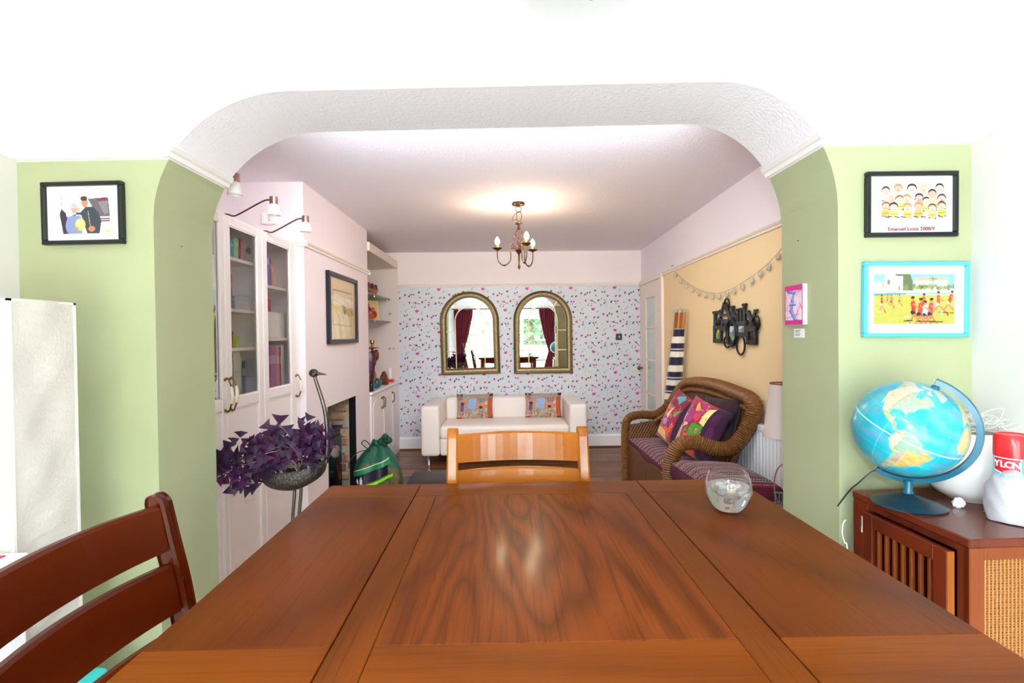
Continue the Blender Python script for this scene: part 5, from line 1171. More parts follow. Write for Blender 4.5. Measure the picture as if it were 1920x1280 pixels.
for dx, dy, z, c in ((.0, -.07, 1.10, '#6a3a7a'), (.01, .07, 1.15, '#7a2a1c'), (.0, -.05, 1.19, '#8a7a8a'), (.02, .02, 1.0, '#b0562a'), (.03, .10, 1.21, '#6a1f1f'), (.0, -.03, .93, '#1f6a4a')):
    b = MB(); b.sphere((-1.355+dx, 5.17+dy, z), .04, 10, 8, sz=1.5, sx=.7); b.build('feather', mat('feather_'+c.strip('#'), c, .4), o, smooth=True)
o = empty('dark_pot', (-1.33, 5.15, .857), label='black pot at the near end of the low cupboard', cat='pot')
b = MB(); b.soft((-1.375, 5.02, .857), (-1.30, 5.11, .95), .02, 3); b.build('body', mat('black_glaze', '#14161f', .2), o, smooth=True)
b = MB(); b.box((-1.2995, 5.035, .875), (-1.2985, 5.08, .885)); b.build('maker_plate', mat('grey_vents'), o)
o = empty('glass_paperweight', (-1.36, 5.50, .857), label='dark teal glass paperweight on the low cupboard', cat='ornament'); b = MB(); b.sphere((-1.345, 5.33, .915), .056, 18, 12); b.build('ball', mat('teal_glass', '#1f5f6a', .08, spec=.8), o, smooth=True)
o = empty('brown_stone', (-1.37, 5.80, .857), label='pointed brown stone ornament on the low cupboard', cat='ornament'); b = MB(); b.lathe([(0, 0), (.07, 0), (.075, .04), (.06, .09), (.03, .14), (0, .155)], (-1.37, 5.78, .857), 9, sx=.7); b.build('stone', mat('brown_agate', '#8a4a24', .3, var=(30, '#2c1a14', .9)), o, smooth=True)
o = empty('picture_card', (-1.45, 5.62, .857), label='small photo card behind the paperweight on the low cupboard', cat='card'); b = MB(); b.box((-1.47, 5.5, .857), (-1.462, 5.66, 1.0), .001, None); b.build('card', mat('blue_card', '#7f9fb4', .5, var=(20, '#3a4a6a', .9)), o)
o = empty('cordless_phone', (-1.36, 6.1, .857), label='white cordless phone on a red base at the far end of the cupboard', cat='phone')
b = MB(); b.soft((-1.41, 6.05, .857), (-1.33, 6.15, .89), .01, 3); b.build('base', mat('red_cap'), o, smooth=True); b = MB(); b.soft((-1.385, 6.08, .885), (-1.355, 6.13, 1.03), .012, 3); b.build('handset', gloss_white, o, smooth=True)
# plain painted panel closing the alcove end, with faint transfers on it
b = MB(); b.box((XL+.001, FAR_Y-.006, .857), (-1.300, FAR_Y-.002, 2.234)); st(b.build('trim_13', mat('alcove_paint', '#dccfc8', .8)))
for x, z, c in ((-1.36, 1.25, '#d9a58f'), (-1.41, 1.25, '#b7a59a'), (-1.40, 1.68, '#a9a0b4')):
    b = MB(); b.lathe([(0, 0), (.018, 0), (.018, .002), (0, .003)], (0, 0, 0), 6, M=T(x, FAR_Y-.0065, z)@Matrix.Rotation(PI/2, 4, 'X')); tag(b.build('wall_sticker', mat('sticker_'+c.strip('#'), c, .8)), {'#d9a58f': 'small faded orange sticker on the far alcove wall', '#b7a59a': 'small grey-brown sticker on the far alcove wall', '#a9a0b4': 'small mauve sticker on the far alcove wall between the glass shelves'}[c], 'sticker')

# ================================================================ WHITE SOFA
lea = mat('cream_sofa_leather', '#efe6df', .42, bump=(90, .12, .002)); so = empty('sofa', (-.01, 5.83, 0), label='cream leather two-seat sofa with block arms under the mirrors', cat='sofa')
b = MB(); b.soft((-.905, 5.425, .105), (-.705, 6.24, .650), .035, 4); b.build('arm', lea, so, smooth=True)
b = MB(); b.soft((.695, 5.425, .105), (.885, 6.24, .650), .035, 4); b.build('arm', lea, so, smooth=True)
b = MB(); b.soft((-.704, 6.02, .12), (.694, 6.24, .668), .04, 4); b.build('backrest', lea, so, smooth=True)
b = MB(); b.soft((-.704, 5.445, .105), (.694, 6.03, .30), .03, 3); b.build('base', lea, so, smooth=True)
b = MB(); b.soft((-.703, 5.43, .285), (.693, 6.03, .43), .04, 4, puff=.012); b.build('seat', lea, so, smooth=True)
for x in (-.83, .82):
    for y in (5.50, 6.16):
        b = MB(); b.lathe([(.019, 0), (.019, .003), (.017, .006), (.017, .105)], (x, y, 0), 16, cap=True); b.build('leg', chrome, so, smooth=True)
def pillow(name, M, w, h, t, cv, back, label, piping=None, group=None):
    """square pillow in local x (width), z (height), y towards the back"""
    o = empty(name, M.translation, label=label, cat='cushion', group=group)
    def surf(sgn):
        def fn(X, Y):
            u, v = X*2-1, Y*2-1; d = (np.clip(1-np.abs(u)**2.6, 0, 1)*np.clip(1-np.abs(v)**2.6, 0, 1))**.55
            px, pz = u*w/2*(1-.07*(1-v*v)), v*h/2*(1-.07*(1-u*u)); y = sgn*d*t/2+.002*np.sin(u*9)*np.sin(v*7)*d
            A = np.stack([px.ravel(), y.ravel(), pz.ravel(), np.ones(px.size)]); B = np.array(M)@A
            return B[0].reshape(X.shape), B[1].reshape(X.shape), B[2].reshape(X.shape)
        return fn
    cv.a[0, :] = cv.a[1, :]; cv.grid(surf(-1), 'front_cover', M_cloth_print, o, smooth=True)
    c2 = Canvas(24, 24, back); c2.grid(surf(1), 'back_cover', M_cloth_print, o, smooth=True)
    return o
def street():
    r = random.Random(4); cv = Canvas(150, 108, '#a8947e'); cv.noise(.18, 14)
    for i in range(60): cv.rect(*(lambda x, y, w, h: (x, y, x+w, y+h))(r.random(), r.random(), .04+.1*r.random(), .05+.12*r.random()), r.choice(['#c98a72', '#a9a08c', '#8fa0a8', '#d8b48c', '#9a6a62', '#b7b58a', '#cf7a62']), .8)
    cv.poly([(.30, .40), (.34, .80), (.54, .82), (.52, .36)], '#8fb0d4'); cv.rect(.55, .45, .78, .60, '#d98468'); cv.rect(.86, .05, .99, .85, '#b8563c'); cv.ell(.67, .46, .05, .05, '#4a1a1a')
    for k in range(6): cv.rect(.56+k*.045, .66, .585+k*.045, .82, '#5a5a7a', .8)
    cv.ell(.14, .44, .05, .16, '#7d4a7a'); cv.rect(.09, .56, .2, .6, '#f0e8e4'); cv.ell(.15, .60, .06, .06, '#3a3a66')
    for k in range(34): x = .1+.8*r.random(); y = .05+.28*r.random(); cv.line((x, y), (x+.05*r.uniform(-1, 1), y+.12*r.uniform(-1, 1)), .006, r.choice(['#2a2430', '#f0e4dc', '#b03a40', '#e8cfa0']), .9)
    for k in range(10): cv.rect(0, .1*k, 1, .1*k+.006, '#6a5a54', .5)
    cv.rect(.0, .0, .14, .10, '#b0283a'); cv.rect(.86, 0, 1, .08, '#2e1a22'); cv.rect(.9, .88, 1, 1, '#3a3040'); cv.rect(.1, .9, .18, 1, '#4a4a6a'); cv.rect(.02, .88, .06, 1, '#5a3a3a')
    return cv
for x, nm in ((-.352, 'left'), (.452, 'right')):
    M = T(x, 5.955, .565)@Rz(.03 if x < 0 else -.04)@Matrix.Rotation(-.20, 4, 'X')
    pillow('printed_cushion', M, .44, .31, .13, street(), '#8a7a70', 'rectangular cushion with a colourful street print at the %s end of the cream sofa' % nm, group='street-print cushions on the sofa')

# ================================================================ ARCHED WINDOW MIRRORS
gold = mat('antique_gold', '#6b5a34', .38, metal=.55, var=(60, '#6a5634', .7)); gold_hi = mat('pale_gold', '#e0cda0', .35, metal=.5, var=(50, '#a8916a', .6))
mirror_m = mat('mirror_silver', '#f2f4f3', .0, metal=1)
def arch_pts(w, zb, zs, n=24): return [(-w, zb), (w, zb)]+[(w*math.cos(a), zs+w*math.sin(a)) for a in np.linspace(0, PI, n+1)]
def mirror(cx, tilt, label, side):
    y = FAR_Y-.004; o = empty('arched_mirror', (cx, y, .925), label=label, cat='mirror', group='arched window mirrors above the sofa')
    M = T(cx, y, 1.43)@Matrix.Rotation(tilt, 4, 'Y')@T(0, 0, -1.43)
    zs = 1.58
    prof = [(.362, 0, 0), (.362, -.030, 0), (.352, -.040, 0), (.340, -.036, 0), (.334, -.028, 1), (.322, -.034, 1), (.312, -.030, 1), (.306, -.020, 0), (.292, -.022, 0), (.286, -.012, 0), (.286, -.004, 0)]
    n = 30
    def ring(r): 
        d = .362-r; return [(-r, .925+d), (r, .925+d)]+[(r*math.cos(a), zs+r*math.sin(a)) for a in np.linspace(0, PI, n+1)]
    for sel, mm, nm in ((0, gold, 'frame'), (1, gold_hi, 'frame_moulding')):
        b = MB()
        for (r0, y0, k0), (r1, y1, k1) in zip(prof, prof[1:]):
            if k0 != sel: continue
            A, B = ring(r0), ring(r1); L_ = len(A)
            for i in range(L_):
                j = (i+1) % L_; b.quad((A[i][0], y0, A[i][1]), (A[j][0], y0, A[j][1]), (B[j][0], y1, B[j][1]), (B[i][0], y1, B[i][1]))
        b.v = [tuple(M@Vector(v)) for v in b.v]; b.build(nm, mm, o, smooth=True)
    b = MB(); b.add([M@Vector((x, -.006, z)) for x, z in ring(.288)], [tuple(range(n+3))]); b.build('mirror_glass', mirror_m, o)
    bar = lambda P_, name: (lambda q: q.tube([M@Vector((x, -.014, z)) for x, z in P_], .0065, 6))(MB()).build(name, gold_hi, o, smooth=True)
    bar([(-.178, .99), (-.178, 1.3), (-.178, zs)]+[(.178*math.cos(a), zs+.178*math.sin(a)) for a in np.linspace(PI, 0, 17)]+[(.178, 1.3), (.178, .99)], 'glazing_bar')
    for s in (-1, 1):
        for z in (1.455, 1.212): bar([(s*.178, z), (s*.292, z)], 'glazing_bar')
        bar([(s*.178*math.cos(.85), zs+.178*math.sin(.85)), (s*.292*math.cos(.92), zs+.292*math.sin(.92))], 'glazing_bar')
mirror(-.420, -.020, 'arched gold window-style mirror, the left of the two above the sofa', 0)
mirror(.481, -.001, 'arched gold window-style mirror, the right of the two above the sofa', 1)
sw = empty('light_switch', (1.425, FAR_Y, 1.365), label='dark metal light switch on the wallpaper to the right of the mirrors', cat='light switch')
b = MB(); b.box((1.388, FAR_Y-.012, 1.323), (1.464, FAR_Y-.0015, 1.402), .003); b.build('plate', mat('dark_switch_plate', '#4a5048', .4, metal=.6), sw); b = MB(); b.box((1.42, FAR_Y-.018, 1.352), (1.436, FAR_Y-.0122, 1.376), .002); b.build('rocker', mat('switch_rocker', '#c9ccc4', .4), sw)

# ================================================================ CHANDELIER
HX, HY = .125, 3.96; ch = empty('chandelier', (HX, HY, HF), label='wrought-iron three-arm chandelier with candle bulbs, hanging from the far room ceiling', cat='chandelier')
b = MB(); b.lathe([(0, -.001), (.046, -.002), (.052, -.010), (.046, -.020), (.014, -.026), (0, -.030)], (HX, HY, HF), 28); b.build('ceiling_rose', bronze, ch, smooth=True)
b = MB(); b.tube(arc((HX, HF-.052), .022, 0, 2*PI, 16, 'xz', HY)[:-1], .003, 6, closed=True); b.build('chain_link', bronze, ch, smooth=True)
b = MB(); b.tube([(HX+.020*math.cos(a)+.004, HY+.003, HF-.105+.040*math.sin(a)) for a in np.linspace(0, 2*PI, 18)[:-1]], .003, 6, closed=True); b.tube(smooth_path([(HX-.0, HY, HF-.075), (HX-.035, HY, HF-.095), (HX-.05, HY, HF-.14), (HX-.03, HY, HF-.13), (HX, HY, HF-.14)]), .0025, 6); b.build('hook', bronze, ch, smooth=True)
b = MB(); b.lathe([(.0, HF-.15), (.006, HF-.152), (.03, HF-.158), (.028, HF-.165), (.010, HF-.172), (.010, HF-.20), (.014, HF-.205)], (HX, HY, 0), 20); b.build('collar', bronze, ch, smooth=True); b = MB(); b.lathe([(.012, 2.098), (.016, 2.09), (.016, 2.07), (.03, 2.062), (.024, 2.05), (.008, 2.03), (.005, 1.95), (.009, 1.942), (.011, 1.93), (.004, 1.915), (0, 1.908)], (HX, HY, 0), 20); b.build('stem', bronze, ch, smooth=True)
for k in range(8):
    b = MB(); P_ = []
    for i in range(25):
        t = i/24; r = .010+.030*math.sin(PI*t)**1.3; a = 2*PI*k/8+t*2.6*(1 if k % 2 else -1); P_.append((HX+r*math.cos(a), HY+r*math.sin(a), 2.235-.14*t))
    b.tube(P_, .0022, 5); b.build('basket_wire', bronze, ch, smooth=True)
bulb_m = mat('lit_bulb', '#fff4dc', .3, emit='#ffdca8', estr=40)
for k, a in enumerate((-72, 48, 168)):
    a = math.radians(a); D = Vector((math.cos(a), math.sin(a), 0)); Q = lambda r, z: Vector((HX, HY, z))+D*r
    b = MB(); b.tube(smooth_path([Q(.045, 2.088), Q(.035, 2.105), Q(.05, 2.115), Q(.066, 2.10), Q(.066, 2.06), Q(.068, 1.99), Q(.10, 1.952), Q(.135, 1.952), Q(.165, 1.985), Q(.172, 2.03), Q(.172, 2.068)], 6), .0048, 8); b.tube([Q(.012, 2.078), Q(.066, 2.078)], .0045, 8); b.sphere(Q(.118, 1.948), .009, 10, 6); b.build('arm', bronze, ch, smooth=True)
    c = Q(.172, 0); b = MB(); b.lathe([(.004, 2.064), (.010, 2.068), (.038, 2.082), (.040, 2.085), (.012, 2.084)], c, 20); b.build('drip_pan', bronze, ch, smooth=True)
    b = MB(); b.lathe([(.0, 2.083), (.0135, 2.083), (.0135, 2.110), (0, 2.110)], c, 16); b.build('candle_tube', mat('candle_gold', '#c08a3a', .4, metal=.6), ch, smooth=True)
    b = MB(); b.lathe([(.008, 2.110), (.0175, 2.125), (.019, 2.137), (.0155, 2.152), (.008, 2.166), (.0, 2.175)], c, 18); b.build('candle_bulb', bulb_m, ch, smooth=True)
    light('POINT', 'bulb_light', c+Vector((0, 0, 2.20)), 2.2, (1, .80, .52), size=.03)

# ================================================================ WICKER SOFA, its cushions and footstool
wick = mat('wicker_wrap', '#8a5a2c', .45, bump=(220, .5, .002), var=(60, '#5a3518', .8)); wickp = weave('wicker_weave', '#80522a', '#54311a', 260, 150, 1, 'YZ', .004); wickx = weave('wicker_weave_x', '#80522a', '#54311a', 260, 150, 1, 'XZ', .004)
ws = empty('wicker_sofa', (1.30, 3.82, 0), label='brown wicker two-seat sofa against the cream wall', cat='sofa')
def ribbed(P_, r, flat=1.0, name='border', parent=ws, pitch=.013, amp=.07, m=wick, n=12):
    P_ = smooth_path(P_, 8); out = [P_[0]]; 
    seg = pitch/4
    for q in P_[1:]:
        d = (q-out[-1]).length
        if d < 1e-6: continue
        k = max(1, int(d/seg)); a = out[-1]
        for i in range(1, k+1): out.append(a+(q-a)*i/k)
    R = [r*(1+amp*math.sin(2*PI*i*seg/pitch)) for i in range(len(out))]
    b = MB(); b.tube(out, R, n, flat=flat); return b.build(name, m, parent, smooth=True)
near = [(1.07, 3.25, .0), (1.065, 3.25, .40), (1.07, 3.24, .58), (1.12, 3.22, .685), (1.22, 3.20, .70), (1.34, 3.17, .665), (1.43, 3.14, .69), (1.50, 3.11, .80), (1.535, 3.09, .92)]
topb = [(1.53, 3.13, .985), (1.515, 3.30, 1.015), (1.50, 3.62, 1.035), (1.49, 3.95, 1.02), (1.49, 4.17, .975)]
far = [(1.47, 4.28, .89), (1.42, 4.35, .78), (1.32, 4.40, .69), (1.20, 4.44, .685), (1.10, 4.45, .66), (1.065, 4.45, .58), (1.06, 4.45, .40), (1.06, 4.45, .0)]
ribbed(near+topb+far, .052, .62, 'rolled_border')
ribbed([(p[0]-.018, p[1]+(.03 if i < 3 else 0), p[2]-.055) for i, p in enumerate(near[6:])]+[(p[0]-.02, p[1], p[2]-.065) for p in topb]+[(p[0]-.02, p[1]-.03, p[2]-.05) for p in far[:3]], .016, 1, 'inner_braid')
# back panel: woven surface between the border and the seat
b = MB(); n, mz = 24, 14; V = []
top = smooth_path(near[6:]+topb+far[:2], 6); 
for i in range(n+1):
    q = top[int(i/n*(len(top)-1))]; yb_ = 3.22+(4.34-3.22)*i/n
    for j in range(mz+1):
        t = j/mz; base = Vector((1.44, yb_, .30)); V.append(base.lerp(Vector((q.x+.0, q.y, q.z-.03)), t)+Vector((.03*math.sin(PI*t)*math.sin(PI*i/n), 0, 0)))
b.add(V, [(i*(mz+1)+j, (i+1)*(mz+1)+j, (i+1)*(mz+1)+j+1, i*(mz+1)+j+1) for i in range(n) for j in range(mz)]); o = b.build('back_panel', wickp, ws, smooth=True); mo = o.modifiers.new('s', 'SOLIDIFY'); mo.thickness = .018
b = MB(); b.box((1.075, 3.27, .06), (1.10, 4.43, .44), .004); b.build('front_apron', wickp, ws)
for y0, pth in ((4.44, far), (3.25, near)):
    b = MB(); b.prism([(1.075, .06), (1.44, .06), (1.44, .64), (1.34, .64 if y0 > 4 else .40), (1.10, .60 if y0 > 4 else .42), (1.075, .5 if y0 > 4 else .42)], 1, y0-.012, y0+.004); b.build('arm_panel', wickx, ws)
b = MB(); b.box((1.10, 3.27, .36), (1.44, 4.43, .40)); b.build('seat_deck', wickp, ws)
for x, y in ((1.12, 3.30), (1.12, 4.40), (1.42, 3.30), (1.42, 4.40)):
    b = MB(); b.tube([(x, y, 0), (x, y, .07)], .022, 10); b.build('foot', wick, ws, smooth=True)
def kilim(w=150, h=110, seed=3, ax=1):
    cv = Canvas(w, h, '#8e1636'); r = random.Random(seed); n = 15; C = cv.Y if ax else cv.X; D = cv.X if ax else cv.Y
    for i in range(n):
        t0 = i/n; k = i % 4; c = ['#6e0c24', '#232028', '#780e28', '#3a081c'][k]; mk = (C >= t0) & (C < t0+1/n); cv.put(mk, c)
        mid = t0+.5/n
        if k in (0, 2): cv.put((abs(C-mid) < .005) & ((D*46 % 1) < .5), '#c09a98')
        else: cv.put((abs(C-mid-.012*np.sin(D*2*PI*26)) < .008), '#9c9496'); cv.put((abs(C-t0) < .003), '#a89c9c')
    return cv
def soft_cushion(name, corners, z, th, cv, label, droop=0, side_col='#6a1230', cat='cushion'):
    """seat cushion: four corners of the top (x, y), printed top and welted sides"""
    (ax_, ay), (bx_, by), (cx2, cy), (dx, dy) = corners; o = empty(name, ((ax_+cx2)/2, (ay+cy)/2, z), label=label, cat=cat)
    def fn(X, Y):
        x = (ax_*(1-X)+bx_*X)*(1-Y)+(dx*(1-X)+cx2*X)*Y; y = (ay*(1-X)+by*X)*(1-Y)+(dy*(1-X)+cy*X)*Y
        e = np.minimum(np.minimum(X, 1-X), np.minimum(Y, 1-Y)); d = np.clip(e/.16, 0, 1); zz_ = z+th-.035*(1-d)**2+.02*np.sin(PI*X)*np.sin(PI*Y)-droop*X; return x, y, zz_
    cv.grid(fn, 'top_cover', M_cloth_print, o, smooth=True)
    b = MB(); n = 20; E = []
    for k, (p, q) in enumerate((((0, 0), (1, 0)), ((1, 0), (1, 1)), ((1, 1), (0, 1)), ((0, 1), (0, 0)))):
        for i in range(n): t = i/n; E.append((p[0]+(q[0]-p[0])*t, p[1]+(q[1]-p[1])*t))
    V = []
    for u, v in E:
        x, y, zt = fn(np.array([[u*.985+.0075]]), np.array([[v*.98+.01]])); c = Vector(((ax_+cx2)/2, (ay+cy)/2, 0)); p = Vector((float(x[0, 0]), float(y[0, 0]), 0)); out = (p-c).normalized()
        zt = float(zt[0, 0]); V += [p+Vector((0, 0, zt)), p+out*.014+Vector((0, 0, zt-.02)), p+out*.016+Vector((0, 0, z+.03)), p+Vector((0, 0, z+.001))]
    m_ = len(E); F = [(i*4+j, ((i+1) % m_)*4+j, ((i+1) % m_)*4+j+1, i*4+j+1) for i in range(m_) for j in range(3)]+[tuple(i*4+3 for i in range(m_))]
    b.add(V, F); b.build('side_band', mat('kilim_side', side_col, .9, var=(45, '#2f2a3a', .9)), o, smooth=True); return o
soft_cushion('seat_cushion', ((1.085, 3.30), (1.085, 4.42), (1.43, 4.42), (1.43, 3.30)), .401, .105, kilim(150, 90, 3, 0), 'long red and grey striped woven seat cushion on the wicker sofa')
ot = empty('wicker_footstool', (1.27, 2.88, 0), label='wicker footstool between the wicker sofa and the lamp', cat='footstool')
b = MB(); b.box((1.09, 2.68, .05), (1.45, 3.08, .47), .01); b.build('body', wickp, ot); ribbed([(1.08, 2.67, .48), (1.46, 2.67, .48), (1.46, 3.09, .48), (1.08, 3.09, .48), (1.08, 2.67, .48)], .014, 1, 'rim', ot)
for x, y in ((1.12, 2.71), (1.42, 2.71), (1.12, 3.05), (1.42, 3.05)):
    b = MB(); b.tube([(x, y, 0), (x, y, .051)], .02, 10); b.build('foot', wick, ot, smooth=True)
soft_cushion('footstool_cushion', ((1.05, 2.64), (1.47, 2.66), (1.44, 3.12), (1.03, 3.12)), .497, .125, kilim(110, 110, 5, 1), 'red and grey striped woven cushion on the wicker footstool, nearer than the sofa', droop=.02)
# patchwork pillows
def patch(seed):
    r = random.Random(seed); cv = Canvas(170, 170, '#a01c40'); cv.noise(.1, 10); cols = ['#c9225a', '#8a2a6a', '#e8531c', '#3f9a28', '#d9a94a', '#e0c07a', '#b01f3a', '#7a2a5a', '#c87a8a']
    for i in range(26):
        x, y = r.random()*.72, r.random(); p = [(x+r.uniform(-.16, .16), y+r.uniform(-.16, .16)) for _ in range(4)]; cv.poly(p, r.choice(cols), .95)
    return cv, r
cv, r = patch(9)
cv.poly([(.0, .78), (.72, .66), (.72, 1), (0, 1)], '#8a1830'); cv.poly([(.30, .90), (.52, .80), (.56, .94), (.40, .99)], '#3aa6b4'); cv.poly([(.26, .28), (.68, .44), (.60, .12)], '#ec4a14'); cv.poly([(.05, .10), (.55, .05), (.5, .22), (.2, .24)], '#e8c46a'); cv.ell(.34, .38, .13, .11, '#9a2a7a'); cv.ell(.34, .38, .08, .07, '#c99ac0', .7); cv.ell(.52, .36, .06, .06, '#4a3a6a'); cv.poly([(.5, .62), (.72, .74), (.6, .56)], '#4fae30'); cv.ell(.15, .62, .08, .08, '#e84a1c'); cv.poly([(.28, .5), (.45, .74), (.4, .46)], '#e9cf8a')
for i in range(40): x, y = r.random()*.7, r.random(); cv.line((x, y), (x+r.uniform(-.05, .05), y+r.uniform(-.05, .05)), .006, r.choice(['#f0d8c0', '#e0a040', '#5a1a3a', '#d86a9a']), .9)
cv.rect(.72, 0, 1, 1, '#2e0f30'); cv.ell(.86, .5, .08, .3, '#48164a', .8)
def facing(cx2, cy, cz, yawd, leand, rolld):
    """pillow matrix: front (-y local) turned by yaw, leaning back, rotated in its plane"""
    return T(cx2, cy, cz)@Rz(math.radians(yawd))@Matrix.Rotation(math.radians(-leand), 4, 'X')@Matrix.Rotation(math.radians(rolld), 4, 'Y')
pillow('patchwork_pillow', facing(1.315, 3.80, .735, -80, 22, 12), .42, .42, .15, cv, '#4a1024', 'patchwork pillow with turquoise patch on the wicker sofa, farther from the archway', group='patchwork pillows')
cv, r = patch(21)
cv.poly([(.0, .82), (.3, .95), (.62, .82), (.6, 1), (0, 1)], '#b02a5a'); cv.poly([(.38, .32), (.70, .36), (.70, .60), (.42, .56)], '#3f9a1e'); cv.poly([(.26, .02), (.66, .0), (.70, .34), (.32, .34)], '#f0561a'); cv.poly([(.58, .62), (.72, .60), (.72, .96), (.6, .9)], '#f0dc90'); cv.ell(.24, .66, .15, .14, '#a82a7a'); cv.ell(.10, .60, .05, .08, '#c9c0c8', .8); cv.poly([(.0, .1), (.2, .1), (.22, .42), (.02, .48)], '#d9b06a'); cv.ell(.2, .14, .10, .12, '#c9a8a0', .8)
for a in range(6): cv.line((.50, .17), (.50+.07*math.cos(a*PI/3), .17+.07*math.sin(a*PI/3)), .012, '#d8a8c0')
cv.ell(.50, .17, .025, .025, '#2a2a4a'); cv.ell(.60, .46, .035, .04, '#e04a5a'); cv.ell(.48, .44, .02, .025, '#e04a5a'); cv.ell(.46, .70, .08, .07, '#d8324a')
for i in range(34): x, y = r.random()*.68, r.random(); cv.line((x, y), (x+r.uniform(-.05, .05), y+r.uniform(-.05, .05)), .005, r.choice(['#f0d8c0', '#e0a040', '#5a1a3a', '#f0f0f0']), .9)
cv.rect(.72, 0, 1, 1, '#34102f'); cv.ell(.86, .4, .07, .26, '#5a1e58', .8); cv.ell(.84, .78, .06, .14, '#4a1648', .8)
pillow('patchwork_pillow', facing(1.315, 3.36, .745, -74, 22, 10), .42, .40, .15, cv, '#3a0f22', 'patchwork pillow with a green and an orange square on the wicker sofa, nearer the archway', group='patchwork pillows')
M = facing(1.415, 3.35, .80, -80, 18, -4); c2 = Canvas(40, 40, '#2a0a1a'); c2.noise(.05, 6); pillow('plum_cushion', M, .40, .36, .09, c2, '#2c0a1c', 'plain dark plum velvet cushion behind the nearer patchwork pillow')

# ================================================================ RIGHT WALL: radiator, lamp, plaque, string of glass lights, wrapped parasol
MWr = Matrix((Vector((-rn.x, -rn.y, 0)), rd, Vector((0, 0, 1)))).transposed().to_4x4()
ra = empty('radiator', rp(3.2, .15), label='white ribbed radiator on the cream wall behind the wicker sofa', cat='radiator'); radm = mat('radiator_white', '#eef0f4', .35)
y0r, y1r = 2.62, 3.95; b = MB(); V = []; L_ = (rp(y1r, 0)-rp(y0r, 0)).length; k = 0; P_ = []
y = 0
while y < L_:
    P_ += [(y, .034), (y+.012, .034), (y+.020, .048), (y+.034, .048)]; y += .042
for yy, off in P_:
    q = rp(y0r, 0)+rd*min(yy, L_)-rn*off; V += [(q.x, q.y, .20), (q.x, q.y, .80)]
b.add(V, [(2*i, 2*i+1, 2*i+3, 2*i+2) for i in range(len(P_)-1)]); b.build('ribbed_panel', radm, ra)
M = MWr.copy(); M.translation = rp(y0r, 0); b = MB(); b.box((.008, -.004, .795), (.055, L_+.004, .835), .005, M); b.build('top_grille', radm, ra)
b = MB(); b.box((.008, -.004, .18), (.050, .0, .80), .001, M); b.box((.008, L_, .18), (.050, L_+.004, .80), .001, M); b.box((.008, 0, .18), (.032, L_, .79), .001, M); b.build('casing', radm, ra)
b = MB(); b.tube([rp(2.66, .0)-rn*.04, rp(2.66, .19)-rn*.04], .008, 8); b.lathe([(.014, .07), (.02, .09), (.02, .14), (.012, .16)], rp(2.66, 0)-rn*.04, 12, cap=True); b.build('valve', gloss_white, ra, smooth=True)
for z in (.12, .17): pass
# table lamp with white shade just beyond the archway
tl = empty('standing_lamp', (1.353, 2.43, 0), label='slim dark metal standing lamp with a white shade beside the green pier', cat='lamp')
b = MB(); b.lathe([(.062, 1.150), (.094, .892), (.0925, .892), (.0605, 1.150)], (1.353, 2.43, 0), 40); b.build('lamp_shade', mat('white_lamp_shade', '#efe2dc', .8, trans=.15), tl, smooth=True)
b = MB(); b.lathe([(.0635, 1.146), (.0635, 1.153), (.0605, 1.153), (.0605, 1.146), (.0635, 1.146)], (1.353, 2.43, 0), 40); b.build('top_rim', mat('rust_rim', '#9a5a44', .5), tl, smooth=True)
rust = mat('rust_metal', '#8a5240', .5, metal=.4)
b = MB(); b.tube([(1.353, 2.43, .02), (1.353, 2.43, 1.10)], .005, 8); b.build('pole', rust, tl, smooth=True); b = MB(); b.lathe([(0, 0), (.10, 0), (.10, .012), (.02, .02), (0, .02)], (1.353, 2.43, 0), 28); b.build('base', rust, tl, smooth=True)
b = MB()
b.tube([(1.353+.040*math.cos(a), 2.43-.02*math.cos(a), .652+.105*math.sin(a)) for a in np.linspace(0, 2*PI, 28)[:-1]], .0035, 6, closed=True); b.build('metal_loop', mat('copper_loop', '#b0705a', .4, metal=.5), tl, smooth=True)
b = MB()
for z in (.556, .618): b.tube([(1.305, 2.44, z), (1.40, 2.42, z)], .004, 6)
for x in (1.31, 1.33, 1.345): b.tube([(x, 2.435, .40), (x, 2.435, .62)], .0035, 6)
b.build('cross_bars', mat('blue_grey_metal', '#7d8f9c', .4, metal=.5), tl, smooth=True)
# family plaque of black letters and little frames
fp = empty('family_plaque', rp(3.52, 1.45), label='black metal wall plaque spelling FAMILY above small photo frames, over the wicker sofa', cat='wall plaque')
blk = mat('black_iron', '#0f0f12', .3)
def rq(y, z, off=.02): return rp(3.52+(y-3.52)*.85, 1.455+(z-1.455)*.86, off)
def wbar(p, q, w, name=None, t=.012, off=.010, acc=None):
    """bar on the right wall between (y,z) points"""
    A, B = rq(p[0], p[1], off), rq(q[0], q[1], off); d = (B-A); L0 = d.length; d.normalize(); s_ = d.cross(-rn).normalized(); Mb = Matrix((d, s_, -rn)).transposed().to_4x4(); Mb.translation = A
    acc.box((0, -w/2, 0), (L0, w/2, t), .001, Mb)
